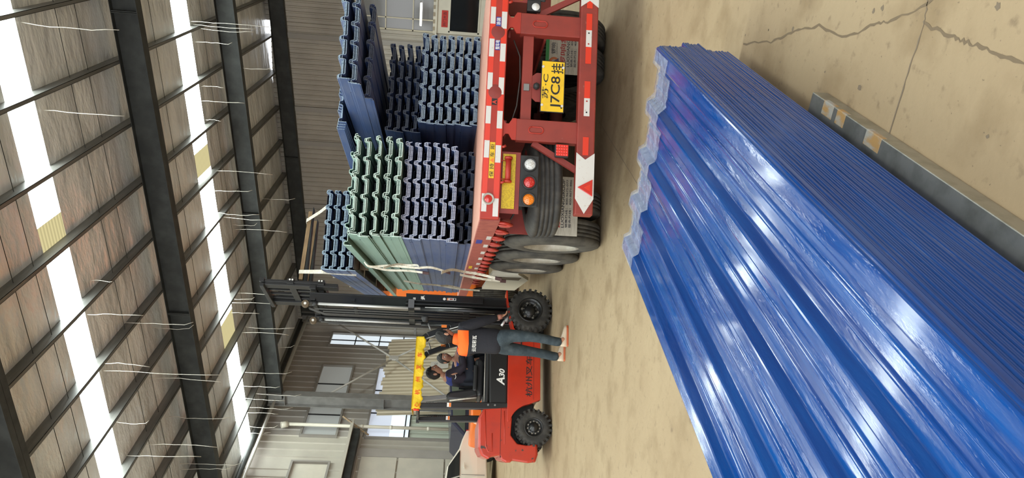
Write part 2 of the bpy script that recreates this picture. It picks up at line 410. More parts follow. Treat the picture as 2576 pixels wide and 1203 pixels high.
# roof wires drawn under the foil
for k, y in enumerate((10.9, 11.5, 13.9, 14.6, 17.0, 17.9, 21.2, 8.0, 7.3, 6.5)):
    mb = MB(); mb.tube([(-16.8, y, zc(-16.8)+.13), (-8, y, zc(-8)+.10), (1.9, y, zc(1.9)+.13)], .006, 5)
    struct(mb.build('trim_%d' % (30+k), 'steel_dark'))
# skylight strips
wn = 0
for k, (y0, y1) in enumerate(STRIPS):
    wn += 1; mb = MB(); segs = []
    x = -16.4
    cuts = {2: [(-6.15,-5.5)], 3: [(-7.15,-6.5),(-12.6,-11.7)]}.get(k, [])
    if k == 2: cuts.append((-1.7,-.2))
    marks = sorted(set([-16.4, 1.9] + [c for q in cuts for c in q]))
    for a, b in zip(marks, marks[1:]):
        dirty = any(abs(a-c[0]) < 1e-6 for c in cuts)
        q = [mb.V(a,y0,zc(a)+.205), mb.V(b,y0,zc(b)+.205), mb.V(b,y1,zc(b)+.205), mb.V(a,y1,zc(a)+.205)]; mb.face(q, 'daylight_dirty' if dirty else 'daylight')
    struct(mb.build('window_%d' % wn, recalc=False), 'bright translucent roof strip')

# side wall (left of the photograph's hall) ------------------------------------------------
HOLES = [(14.5,19.8,5.23,6.36), (21.2,25.5,5.23,6.38), (21.2,25.5,1.12,4.17), (27.05,27.95,2.6,6.4)]
mb = MB()
yb = [-6] + sorted(set([h[0] for h in HOLES]+[h[1] for h in HOLES])) + [YE]
for a, b in zip(yb, yb[1:]):
    hs = sorted([(h[2], h[3]) for h in HOLES if h[0] <= a+1e-6 and h[1] >= b-1e-6]); z = 0
    lay = []
    for h in hs: lay.append((z, h[0])); z = h[1]
    lay.append((z, 8.1))
    for z0, z1 in lay:
        if a >= 20.5: m = 'wall_grey'
        else: m = 'wall_light'
        ribbed(mb, a, b, z0, z1, XW, 'y', .36, .035, .07, 1, m)
struct(mb.build('wall_left', recalc=False), 'ribbed grey steel cladding on the long side wall')
mb = MB(); ribbed(mb, -6, YE, 0, 8.3, 13.9, 'y', .36, .035, .07, -1, 'wall_grey'); struct(mb.build('wall_right', recalc=False), 'ribbed grey cladding on the far right side wall')
mb = MB()
ribbed(mb, -17.4, -4.15, 2.62, 8.5, YE, 'x', .19, .04, .08, -1, 'wall_brown')
ribbed(mb, -17.4, -4.15, 0, 2.62, YE, 'x', .19, .04, .08, -1, 'wall_brown')
ribbed(mb, -4.15, 13.8, 5.4, 8.9, YE, 'x', .19, .04, .08, -1, 'wall_brown')
for z0, z1, x0, x1 in ((0,1.03,-4.15,13.8),(2.14,2.62,-4.15,13.8),(1.03,2.14,-4.15,-4.09),(1.03,2.14,-2.4,13.8),(2.62,5.4,.6,13.8)):
    mb.box(x0, x1, YE-.06, YE+.05, z0, z1, 'cream')
struct(mb.build('wall_back', recalc=False), 'brown corrugated end wall with a cream office front')
tn = 40
def trim(mb, m, label=None):
    global tn; tn += 1; return struct(mb.build('trim_%d' % tn, m), label)
for x in (-4.62, -7.3, -8.62, -11.2, -13.9):           # upright seams of the end wall
    mb = MB(); mb.box(x-.09, x+.09, YE-.10, YE, .1, zc(x)-.5); trim(mb, 'trim_grey', 'upright steel seam on the end wall')
mb = MB(); mb.box(-17, -4.2, YE-.07, YE, 2.9, 3.0); trim(mb, 'trim_grey')
# office glazing on the end wall
def window(x0, x1, z0, z1, y, mull_x, mull_z, glass, fm, label, d=.05):
    global wn; wn += 1
    f = MB()
    for a, b, c, e in ((x0,x1,z0,z0+.05),(x0,x1,z1-.05,z1),(x0,x0+.05,z0,z1),(x1-.05,x1,z0,z1)): f.box(a,b,y-d,y+.02,c,e)
    for q in mull_x: f.box(q-.02,q+.02,y-d,y+.02,z0,z1)
    for q in mull_z: f.box(x0,x1,y-d,y+.02,q-.02,q+.02)
    o = struct(f.build('window_%d' % wn, fm), label)
    g = MB(); g.box(x0+.02, x1-.02, y-.008, y+.008, z0+.02, z1-.02); struct(g.build('pane', glass, o)); return o
window(-4.15, .6, 2.62, 5.4, YE-.03, (-3.72, -2.2, -.8), (3.42, 4.4), 'glass_grey', 'mullion', 'large grey office window with cream glazing bars')
window(-4.09, -2.4, 1.03, 2.14, YE-.03, (), (), 'glass_dark', 'cream', 'dark office window below the red paper strip')
mb = MB(); mb.box(-4.3, 1, YE-.12, YE-.02, 2.56, 2.70, 'cream')
for i in range(22): mb.prism([(YE-.12, 2.70), (YE-.2, 2.70), (YE-.12, 2.62)], 'x', -4.3+i*.25, -4.3+i*.25+.13, 'cream')
trim(mb, None, 'cream ledge between the office windows')
rp = MB(); rp.box(-3.92, -3.33, YE-.075, YE-.066, 2.17, 2.40)
rp = rp.build('paper_strip', 'red_paper'); tag(rp, 'red paper strip with four black characters on the cream office wall', 'sign')
text('开门大吉', .5, .12, 'black_ink', rp, (-3.63, YE-.08, 2.285))
mb = MB(); mb.cyl((-3.9, YE-.35, 3.12), (-3.1, YE-.35, 3.12), .03, n=10); o = mb.build('reflection_bar', 'reflection_glow')  # glowing bar added in place of a reflection in the glass
tag(o, 'glowing bar added as a reflection in the grey office window', 'lamp')
mb = MB(); mb.box(-3.9, -3.1, YE-.34, YE-.08, 3.155, 3.175); mb.build('reflection_bar_mount', 'white', o)  # made-up mount for the reflection bar
# side wall windows (running along y)
def wy(y0, y1, z0, z1, my, mz, glass, label, gl=None, x=XW):
    global wn; wn += 1
    f = MB(); t = .07; T = 'trim_grey'
    for a, b, c, e in ((y0-t,y1+t,z0-t,z0),(y0-t,y1+t,z1,z1+t),(y0-t,y0,z0,z1),(y1,y1+t,z0,z1)): f.box(x-.05, x+.09, a, b, c, e, T)
    for q in my: f.box(x-.03, x+.03, q-.02, q+.02, z0, z1, 'black_plastic')
    for q in mz: f.box(x-.03, x+.03, y0, y1, q-.02, q+.02, 'black_plastic')
    o = struct(f.build('window_%d' % wn), label)
    for a, b, gm in (gl or [(z0, z1, glass)]):
        g = MB(); g.box(x-.012, x-.004, y0, y1, a, b); struct(g.build('pane', gm, o))
    return o
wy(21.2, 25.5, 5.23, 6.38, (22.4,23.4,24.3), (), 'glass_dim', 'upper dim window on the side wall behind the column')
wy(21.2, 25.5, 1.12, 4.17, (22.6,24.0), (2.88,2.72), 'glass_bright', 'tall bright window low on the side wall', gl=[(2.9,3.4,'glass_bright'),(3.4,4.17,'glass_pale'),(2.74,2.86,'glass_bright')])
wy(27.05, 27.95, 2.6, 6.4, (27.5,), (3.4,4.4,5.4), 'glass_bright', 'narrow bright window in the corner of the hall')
wy(14.5, 19.8, 5.23, 6.36, (18.4,), (), 'cream', 'blank cream window high on the side wall')
mb = MB(); ribbed(mb, 21.2, 25.5, 1.12, 2.72, XW-.02, 'y', .22, .02, .04, 1, 'fence_green'); trim(mb, None, 'pale green ribbed panel closing the foot of the bright window')
# lower annex front: ledge, beam, white panels
mb = MB(); mb.box(XW, XW+.5, 10, 21.6, 4.62, 4.72); mb.box(XW, XW+.06, 10, 21.6, 4.3, 4.62); trim(mb, 'wall_light', 'pale ledge along the annex front')
mb = MB(); mb.box(XW, XW+.4, 10, 21.2, 4.38, 4.6); trim(mb, 'steel_dark', 'dark beam below the annex ledge')
mb = MB()
for i in range(0, 5): mb.box(XW-.0, XW+.08, 10.2+i*2.0, 12.14+i*2.0, 3.02, 4.2); mb.box(XW, XW+.08, 10.2+i*2.0, 12.14+i*2.0, 1.45, 2.96); mb.box(XW, XW+.08, 10.2+i*2, 12.14+i*2, .1, 1.4)
trim(mb, 'cream', 'row of cream wall panels of the annex')
mb = MB(); mb.box(XW, XW+.1, 20.15, 20.55, 0, 4.4); trim(mb, 'wall_grey')
mb = MB(); mb.bar((XW+.05,21.3,4.1),(XW+.7,21.45,5.0),.05,.05); trim(mb, 'rust', 'rusty bracket by the down pipe')
mb = MB(); mb.bar((XW+.1,19.0,4.36),(XW+.1,20.1,4.36),.05,.05); trim(mb, 'trim_grey')
# columns and bracing
for k, y in enumerate((-3.1, 3.2, 9.45, 15.8, 22.1, 27.95)):
    if k == 3: continue_y = 15.8
    mb = MB(); zt = zc(-16)-.02
    mb.box(-15.92, -15.90, y-.15, y+.15, 0, zt); mb.box(-16.35, -16.33, y-.15, y+.15, 0, zt); mb.box(-16.33, -15.92, y-.006, y+.006, 0, zt)
    mb.box(-16.33, -15.92, y-.14, y+.14, 3.66, 3.68); mb.box(-16.33, -15.92, y-.14, y+.14, zt-.6, zt-.58)
    if k != 3: trim(mb, 'steel_grey', 'grey steel column of the side wall')
    else: mb.bm.free()
mb = MB(); mb.tube([(-16.2, -5, 7.45), (-16.2, 28, 7.45)], .05, 10); trim(mb, 'brace_grey', 'pale eave tie tube along the side wall')
mb = MB(); mb.tube([(-16.45, -5, 7.72), (-16.45, 28, 7.72)], .09, 10); trim(mb, 'steel_dark')
C0 = Vector((-16.3, 25.2, 3.6))
for a in ((-16.3,22.2,6.1),(-16.3,27.9,6.4),(-16.3,27.9,1.0),(-16.3,22.3,1.0)):
    mb = MB(); mb.tube([a, C0], .035, 8); trim(mb, 'brace_grey', 'diagonal wind brace on the side wall')
mb = MB(); mb.box(-16.32, -16.24, 25.08, 25.32, 3.42, 3.78); trim(mb, 'brace_grey')
# down pipe
dp = empty('down_pipe', (-16.75, 21.5, 0), 0, 'cream plastic down pipe standing against the side wall', 'pipe')
mb = MB(); mb.cyl((0,0,1.0),(0,0,6.9), .06, n=16); mb.build('pipe', 'pipe_cream', dp)
for z in (2.0, 3.3, 4.3): mb = MB(); mb.cyl((0,0,z),(0,0,z+.09),.072,n=16); mb.build('socket', 'pipe_cream', dp)
mb = MB(); mb.cyl((0,0,6.9),(.02,-.1,7.1),.11,n=16); mb.build('hopper', 'pipe_cream', dp)
# leaning corrugated panel
mb = MB(); n = 22
for i in range(n):
    y = 22.35 + i*.235
    a = [(y, 0), (y+.13, 0), (y+.16, .05), (y+.21, .05), (y+.235, 0)]
    for (ya, da), (yb_, db) in zip(a, a[1:]):
        zt = 3.95 + .06*sin(i*1.7)
        pa = lambda yy, d, t: mb.V(-16.25-.65*t+d, yy-.5*(1-t), .2+t*(zt-.2))
        mb.face([pa(ya,da,0), pa(yb_,db,0), pa(yb_,db,1), pa(ya,da,1)])
lp = mb.build('roofing_sheet', 'sheet_beige', recalc=False); sm = lp.modifiers.new('s','SOLIDIFY'); sm.thickness = .01
tag(lp, 'large beige corrugated panel leaning against the side wall behind the forklift', 'panel')

# hanging wire ends --------------------------------------------------------
WIRES = [(-2.25, 12.92, 8.66, 1.45), (-3.23, 20.55, 8.6, 1.93), (-3.3, 20.62, 8.59, 1.56), (-3.41, 20.78, 8.59, 1.44), (-3.76, 20.62, 8.56, 0.92), (-4.94, 20.63, 8.49, 0.49), (-5.31, 20.52, 8.47, 1.02), (-4.67, 22.16, 8.51, 1.53), (-3.7, 12.97, 8.57, 1.26), (-5.85, 20.56, 8.43, 0.32), (-7.27, 20.39, 8.34, 1.6), (-7.88, 20.48, 8.3, 0.97), (-8.92, 22.75, 8.24, 1.61), (-8.44, 20.23, 8.27, 1.14), (-8.78, 20.71, 8.25, 1.36), (-9.35, 21.53, 8.21, 0.67), (-9.49, 21.46, 8.2, 1.55), (-7.07, 13.19, 8.35, 0.32), (-11.4, 20.89, 8.08, 1.16), (-11.37, 20.48, 8.08, 0.63), (-11.42, 20.32, 8.08, 1.37), (-11.75, 20.31, 8.06, 0.74), (-7.61, 12.84, 8.32, 0.92), (-8.45, 14.01, 8.27, 1.38), (-9.32, 15.3, 8.21, 0.82), (-12.7, 21.11, 8.0, 1.54), (-12.73, 20.79, 8.0, 1.44), (-8.62, 12.7, 8.26, 0.95), (-8.92, 12.92, 8.24, 2.18), (-10.27, 14.64, 8.15, 1.51), (-13.85, 20.29, 7.93, 1.56), (-14.51, 20.45, 7.89, 1.09), (-15.16, 20.97, 7.84, 1.6), (-14.86, 20.3, 7.86, 1.22), (-15.2, 20.3, 7.84, 1.47), (-15.45, 20.35, 7.83, 0.93), (-11.75, 15.22, 8.06, 1.31), (-10.16, 12.92, 8.16, 0.61), (-16.04, 20.4, 7.79, 0.86), (-11.4, 13.75, 8.08, 1.52), (-11.11, 13.03, 8.1, 1.43), (-13.24, 15.29, 7.97, 1.46), (-13.38, 15.23, 7.96, 1.17), (-16.2, 20.28, 7.75, 0.61), (-14.22, 22.42, 7.9, 1.16)]
for x, y, z, l in WIRES:
    mb = MB(); P = []; b = random.uniform(-.05,.05); c = random.uniform(-.06,.06); n = 7
    z = zc(x)+.19; l += .1
    for i in range(n+1):
        t = i/n; P.append((b*sin(t*3.1)+random.uniform(-.012,.012), c*t*t, -l*t))
    if random.random() < .25: P[-1] = (P[-1][0]+.05, P[-1][1]+.03, P[-1][2]+.04)
    mb.tube(P, .006, 5); o = mb.build('hanging_wire', 'wire'); o.location = (x, y, z)
    tag(o, 'thin pale wire end dangling straight down from the foil roof', 'wire', 'wire ends hanging from the roof')

# ================================================================== FOREGROUND SHEETS
def profile(pitch, nP, rib_h, top, side, edge_top=None, minor=0, drop=.02):
    """open profile (x,z): ribs at both edges and between pans, x from 0 to nP*pitch"""
    P = []
    for k in range(nP+1):
        c = k*pitch; t = top if k not in (0, nP) or edge_top is None else edge_top
        if k == 0:
            P += [(c-t/2-side*.5, rib_h-drop), (c-t/2, rib_h), (c+t/2, rib_h), (c+t/2+side, 0)]
        elif k == nP:
            P += [(c-t/2-side, 0), (c-t/2, rib_h), (c+t/2, rib_h), (c+t/2+side*.5, rib_h-drop)]
        else: P += [(c-t/2-side, 0), (c-t/2, rib_h), (c+t/2, rib_h), (c+t/2+side, 0)]
        if minor and k < nP:
            for f in (.38, .62):
                q = c+f*pitch; P += [(q-.012, 0), (q-.005, minor), (q+.005, minor), (q+.012, 0)]
    return P
def sheet_mesh(name, P, L, th, m_body, m_end, ny=1, wob=0, rnd=0):
    """corrugated sheet running along +y from 0, thickness th"""
    bm = bmesh.new(); n = len(P); rows = []
    # normals for the offset
    off = []
    for i in range(n):
        a = Vector(P[max(i-1,0)]); b = Vector(P[min(i+1,n-1)]); d = (b-a).normalized(); off.append(Vector((-d.y, d.x)))
    for j in range(ny+1):
        y = L*j/ny
        T = []; B = []
        for i, (x, z) in enumerate(P):
            dz = wob*sin(y*1.3+x*2.1+rnd) if wob else 0
            T.append(bm.verts.new((x+off[i].x*th/2, y, z+off[i].y*th/2+dz))); B.append(bm.verts.new((x-off[i].x*th/2, y, z-off[i].y*th/2+dz)))
        rows.append((T, B))
    for (T, B), (T2, B2) in zip(rows, rows[1:]):
        for i in range(n-1):
            bm.faces.new((T[i], T[i+1], T2[i+1], T2[i])); bm.faces.new((B[i+1], B[i], B2[i], B2[i+1]))
        for i in (0, n-1): bm.faces.new((T[i], B[i], B2[i], T2[i]))
    for T, B in (rows[0], rows[-1]):
        for i in range(n-1): f = bm.faces.new((T[i], T[i+1], B[i+1], B[i])); f.material_index = 1
    bmesh.ops.recalc_face_normals(bm, faces=bm.faces[:])
    me = bpy.data.meshes.new(name); bm.to_mesh(me); bm.free()
    me.materials.append(MT[m_body]); me.materials.append(MT[m_end]); return me
YS = R(-3.2)
PF = profile(.30, 4, .042, .05, .022, .075, .006, .042)
PF = [(x-.6, z) for x, z in PF]
# round the crests a little for the top sheet
def rounded(P, r=.006):
    out = [P[0]]
    for a, b, c in zip(P, P[1:], P[2:]):
        a, b, c = Vector(a), Vector(b), Vector(c); l1, l2 = (a-b).length, (c-b).length
        k = min(r, l1*.3, l2*.3); p = b+(a-b).normalized()*k; q = b+(c-b).normalized()*k
        out += [tuple(p), tuple((p+q+b*2)/4), tuple(q)]
    return out+[P[-1]]
PFR = rounded(PF)
LF = 6.2
me_f = [sheet_mesh('blue_sheet', PFR, LF, .005, 'blue_gloss', 'blue_edge', 24, .0035, k*1.3) for k in range(3)]
CF = Vector((-1.246, 4.27))            # centre of the far end
NF = 38
PZ = .0105
PFL = [(x, z) for x, z in PF]; PFL = [(PFL[1][0]-.009*sin(a), PFL[1][1]-.009+.009*cos(a)) for a in (1.4,1.05,.7,.35)] + PFL[1:-1] + [(PFL[-2][0]+.009*sin(a), PFL[-2][1]-.009+.009*cos(a)) for a in (.35,.7,1.05,1.4)]
me_l = [sheet_mesh('blue_sheet', PFL, LF, .0055, 'blue_gloss', 'blue_edge', 24, .0025, k*1.3) for k in range(3)]
for k in range(NF):
    o = bpy.data.objects.new('corrugated_sheet', me_l[k % 3] if k < NF-1 else me_f[0]); COL.objects.link(o)
    tier = 0 if k < 12 else 1 if k < 22 else 2
    dx = (.0, .004, .0)[tier] + random.uniform(-.003, .003); dy = (-.04, .09, .0)[tier] + random.uniform(-.012, .012)
    z = .078 + k*PZ
    o.rotation_euler = (0, 0, YS)
    ax = Vector((sin(-YS), cos(-YS))); pos = CF + ax*(dy-LF) + Vector((cos(YS), sin(YS)))*dx
    o.location = (pos.x, pos.y, z)
    nth = NF-k; place = ('topmost' if nth == 1 else ordinal(nth)+' from the top') if k >= NF//2 else ('lowest' if k == 0 else ordinal(k+1)+' from the floor')
    extra = ', end reaching furthest' if tier == 1 else ''
    tag(o, 'blue corrugated sheet, %s in the big foreground stack%s' % (place, extra), 'sheet', 'blue sheets of the foreground stack')
for k in range(5):
    o = bpy.data.objects.new('corrugated_sheet', me_l[k % 3]); COL.objects.link(o); o.rotation_euler = (0, 0, YS)
    pos = CF + ax*(-1.62-LF+random.uniform(-.01,.01)) - Vector((cos(YS), sin(YS)))*(.085+random.uniform(0,.006)); o.location = (pos.x, pos.y, .078+(20.5+k)*PZ)
    tag(o, 'blue corrugated sheet jutting out at the left of the foreground stack, %s of five' % ('lowest','second','third','fourth','topmost')[k], 'sheet', 'blue sheets of the foreground stack')
# clear film crumpled over the far end of the top sheet
mb = MB(); nx, ny = 60, 12; G = []
def pz(x):
    for (a, za), (b, zb) in zip(PF, PF[1:]):
        if a <= x <= b: return za + (zb-za)*((x-a)/(b-a) if b > a else 0)
    return 0
for j in range(ny+1):
    row = []
    for i in range(nx+1):
        x = -.63+1.26*i/nx; t = j/ny
        if t < .7: y = -.30 + .32*t/.7; z = max(pz(x), pz(x-.02), pz(x+.02))*.9 + .006 + random.uniform(0,.004)
        else: y = .02+random.uniform(-.004,.004); z = pz(x)*.9+.006 - (t-.7)/.3*.05 + random.uniform(-.004,.004)
        row.append(mb.V(x, y, z))
    G.append(row)
for j in range(ny):
    for i in range(nx): mb.face([G[j][i], G[j][i+1], G[j+1][i+1], G[j+1][i]], None, True)
o = mb.build('plastic_film', 'film', recalc=False); p = CF; o.location = (p.x, p.y, .078+NF*PZ-.004); o.rotation_euler = (0,0,YS)
tag(o, 'clear crinkled plastic film over the far end of the foreground blue stack', 'film')
mb = MB(); G = []
for j in range(9):
    row = []
    for i in range(30):
        y = -i*.1; t = j/8; row.append(mb.V(-.03-.05*sin(t*pi)+random.uniform(-.008,.008), y, -.02-t*.3))
    G.append(row)
for j in range(8):
    for i in range(29): mb.face([G[j][i], G[j][i+1], G[j+1][i+1], G[j+1][i]], None, True)
o = mb.build('plastic_film', 'film', recalc=False); p = CF + Vector((sin(-YS), cos(-YS)))*-1.75 - Vector((cos(YS), sin(YS)))*.73; o.location = (p.x, p.y, .37); o.rotation_euler = (0,0,YS)
tag(o, 'clear plastic film hanging down the left side of the foreground blue stack', 'film')
# steel channel on the floor, with rust-yellow patches
ch = MB()
ch.box(-.06, .06, -3.2, 0, 0, .07, 'galv'); ch.box(-.045, .045, -3.21, .0015, .012, .058, 'steel_dark')
for y0, y1 in ((-.22,-.12),(-.33,-.25),(-.62,-.5)): ch.box(.0, .0605, y0, y1, .045, .0708, 'rust')
o = ch.build('steel_tube', bevel=.004); o.location = (-.655, 3.17, 0); o.rotation_euler = (0,0,YS)
tag(o, 'galvanised square steel tube lying on the floor under the foreground stack, with rusty patches', 'steel tube')
for k, yy in enumerate((3.5, .9, -1.2)):
    mb = MB(); mb.box(-.62, .55, -.05, .05, 0, .072); o = mb.build('timber_bearer', 'wood_dark')
    p = CF + Vector((sin(-YS), cos(-YS)))*(yy-4.27); o.location = (p.x-.02, p.y, 0); o.rotation_euler = (0,0,YS)
    if k == 0: o.location.x -= .03
    tag(o, ['timber bearer under the far end of the foreground stack','timber bearer under the middle of the foreground stack','timber bearer under the near end of the foreground stack'][k], 'timber', 'bearers under the foreground stack')

# ================================================================== TRAILER
TA = YAW+.14037
dT = Vector((-sin(TA), cos(TA), 0)); dN = Vector((cos(TA), sin(TA), 0))
T0 = dT*6.2 + dN*2.31
TR = empty('flatbed_trailer', T0, TA, 'red flatbed semi-trailer carrying stacks of corrugated sheets, yellow plate at its tail', 'trailer')
def tp(x, y, z): p = T0 + dN*x + dT*y; return Vector((p.x, p.y, z))
# deck and rails
mb = MB(); mb.box(-1.27, 1.27, .0, 12.6, 1.33, 1.38, 'deck_pink')
mb.build('deck', None, TR, .004)
mb = MB(); mb.prism([(-1.275,1.215),(-1.275,1.375),(1.275,1.375),(1.275,1.215)], 'y', -.03, .03, 'red_truck'); mb.box(-1.27, 1.27, .03, .09, 1.23, 1.26, 'red_dark')
mb.build('tail_rail', None, TR, .006)
for s in (-1, 1):
    mb = MB(); x0, x1 = (-1.285,-1.25) if s < 0 else (1.25,1.285)
    mb.box(x0, x1, .03, 12.6, 1.20, 1.372, 'red_side'); mb.build('side_rail', None, TR, .004)
for s in (-.45, .45):                                  # main beams
    mb = MB(); mb.box(s-.07, s+.07, .1, 10.2, 1.18, 1.2, 'red_dull'); mb.box(s-.07, s+.07, .1, 10.2, .86, .88, 'red_dull'); mb.box(s-.008, s+.008, .1, 10.2, .88, 1.2, 'red_dull')
    mb.build('main_beam', None, TR)
for i in range(12):
    mb = MB(); mb.box(-1.24, 1.24, .5+i, .6+i, 1.24, 1.33, 'red_dark'); mb.build('cross_member', None, TR)
# reflective tape on the tail rail: two staggered rows of red and white
def tape_rect(x0, x1, z0, z1, m, y=-.033, name='reflector_tape', par=TR):
    q = MB(); q.box(x0, x1, y, y+.003, z0, z1, m); return q.build(name, None, par)
def up_(px): return px
U = lambda y: (197-y)*.003433                             # photo row to trailer x, measured on the tail
for y0, y1 in ((0,24),(24,69),(109,156),(198,242),(285,330),(373,417),(507,552)):
    if y0 == 0: continue
    tape_rect(U(y1), U(y0), 1.325, 1.368, 'refl_white')
    z = 1.225; tape_rect(U(y1+11), U(y0+11), z, z+.046, 'refl_white')
for y0, y1 in ((69,109),(156,198),(242,285),(330,373),(417,507),(-100,24)):
    tape_rect(U(y1), U(y0), 1.325, 1.368, 'refl_red', -.032); tape_rect(U(y1+11), U(y0+11), 1.225, 1.271, 'refl_red', -.032)
tape_rect(U(468), U(377), 1.276, 1.32, 'yellow_sign', -.034, 'distance_sticker')
text('保 持', .115, .036, 'black_ink', TR, (U(448), -.0345, 1.298), bold=.01); text('车 距', .115, .036, 'black_ink', TR, (U(398), -.0345, 1.298), bold=.01)
mb = MB(); mb.prism([(U(423)-.022,1.282),(U(423)+.022,1.282),(U(423),1.315)], 'y', -.0355, -.034, 'orange_label'); mb.build('warning_triangle', None, TR)
tape_rect(U(138), U(112), 1.275, 1.318, 'sticker_blue', -.034, 'blue_sticker'); text('整车电', .085, .036, 'white', TR, (U(124), -.0345, 1.297), bold=.01)
tape_rect(U(75), U(50), 1.275, 1.318, 'sticker_blue', -.034, 'blue_sticker'); text('涂装', .07, .036, 'white', TR, (U(62), -.0345, 1.297), bold=.01)
tape_rect(U(281), U(265), 1.278, 1.322, 'black_ink', -.034, 'black_sticker'); text('A', .035, .036, 'refl_red', TR, (U(274), -.0345, 1.3), bold=.02)
for px in (90, 248):                                    # dents where the stanchion plates were welded
    mb = MB(); mb.lathe([(0,.07),(-.004,.05),(-.006,.001)], (U(px), -.03, 1.297), (0,1,0), 24, 'red_dull'); o = mb.build('weld_patch', None, TR); 
mb = MB(); mb.lathe([(0,.05),(-.02,.05),(-.024,.044),(-.014,.036),(-.014,.001)], (-1.11,-.03,1.313), (0,1,0), 28, 'wall_brown'); o = mb.build('round_lamp', None, TR)
mb = MB(); mb.lathe([(-.014,.034),(-.022,.022),(-.026,.001)], (-1.11,-.03,1.313), (0,1,0), 24, 'lens_red'); mb.build('lens', None, o)
# bumper with posts
bp = MB(); bp.box(-1.2, 1.2, -.03, .08, .42, .575, 'red_post'); bp = bp.build('bumper', None, TR, .01)
for s in (-1, 1):
    for z0, z1, y in ((.475,.525,-.035),): pass
for x0, x1, m in ((.9,1.15,'refl_white'),(.65,.87,'refl_red'),(.447,.60,'refl_red'),(.293,.447,'refl_white'),(.14,.293,'refl_red'),(-.173,-.02,'refl_red'),(-.333,-.173,'refl_white'),(-.68,-.52,'refl_red')):
    tape_rect(x0, x1, .475, .525, m, -.034, 'reflector_tape', bp)
for x, c in ((.32,'red_truck'),(.42,'black_ink'),(-.2,'red_truck'),(-.3,'black_ink')):
    tape_rect(x-.006, x+.006, .495, .508, c, -.0355, 'tape_mark', bp)
def arrow(s):
    mb = MB(); P = [(-.66,.578),(-.72,.5),(-.66,.42),(-1.06,.42),(-1.19,.498),(-1.06,.578)]
    mb.prism([(x*s, z) for x, z in P], 'y', -.036, -.032, 'refl_white'); a = mb.build('arrow_board', None, bp)
    mb = MB(); c = (-.965*s)
    mb.prism([(c-.075,.432),(c+.075,.432),(c,.562)], 'y', -.046, -.036, 'lens_red'); mb.build('triangle_reflector', None, bp, .004)
    mb = MB(); mb.prism([(c-.03,.452),(c+.03,.452),(c,.505)], 'y', -.048, -.045, 'refl_red'); mb.build('triangle_centre', None, bp)
arrow(1); arrow(-1)
for s in (-1, 1):
    mb = MB(); x0, x1 = sorted((s*.385, s*.575))
    mb.box(x0, x1, -.0, .09, .57, 1.10, 'red_post')
    p = mb.build('post', None, TR, .006)
    cx = s*.48
    for r0, zc_ in ((.05,.93),):                          # raised slot outline
        pts = [(cx+.028*cos(t)*1.0, -.004, .965+.028*sin(t)) for t in [pi*i/10 for i in range(11)]] + [(cx+.028*cos(t), -.004, .895+.028*sin(t)) for t in [pi+pi*i/10 for i in range(11)]]
        q = MB(); q.tube(pts+[pts[0]], .006, 6, 'red_truck'); q.build('slot_rim', None, p)
    q = MB(); q.prism([(x0-.03*0, 1.10),(x1,1.10),(x1-.0,1.135),(cx+.045,1.165),(cx+.045,1.19),(x1,1.225),(x0,1.225),(cx-.045,1.19),(cx-.045,1.165),(x0,1.135)], 'y', .0, .02, 'red_truck'); q.build('gusset', None, p)
# crossbar, plate bracket, plate
mb = MB(); mb.box(-.385, .385, .04, .09, .975, 1.067, 'red_post'); cb = mb.build('crossbar', None, TR, .004)
mb = MB(); mb.prism([(-.18,.975),(.02,.975),(.05,.94),(.05,.90),(-.21,.90),(-.21,.94)], 'y', .04, .05, 'red_dull'); mb.build('plate_bracket', None, TR)
mb = MB(); mb.box(-.315, .15, -.012, -.004, .695, .905, 'black_ink'); np_ = mb.build('number_plate', None, TR, .008)
mb = MB(); mb.box(-.308, .143, -.015, -.011, .702, .898, 'yellow_sign'); mb.build('plate_face', None, np_, .006)
text('苏·C', .22, .055, 'black_ink', np_, (-.085, -.0158, .865), bold=.012)
text('J7C8', .29, .105, 'black_ink', np_, (-.135, -.0158, .765), bold=.012); text('挂', .095, .105, 'black_ink', np_, (.082, -.0158, .765), bold=.012)
for x in (-.255,.09):
    for z in (.89,.715): q = MB(); q.cyl((x,-.012,z),(x,-.024,z),.011,n=10,m='refl_white'); q.build('plate_screw', None, np_)
mb = MB(); mb.lathe([(0,.03),(.03,.03),(.045,.02),(.05,.001)], (-.08,.03,.94), (0,-1,0), 6, 'black_plastic'); mb.build('plate_lamp', None, TR, .003)
mb = MB(); mb.box(-.12,-.06,.02,.045,1.0,1.05,'steel_grey'); mb.build('sensor_box', None, TR, .004)
mb = MB(); mb.tube([(.35,.08,1.15),(.2,.07,1.09),(0,.07,1.08),(-.25,.07,1.10),(-.4,.08,1.14)], .006, 6, 'hose'); mb.build('cable', None, TR)
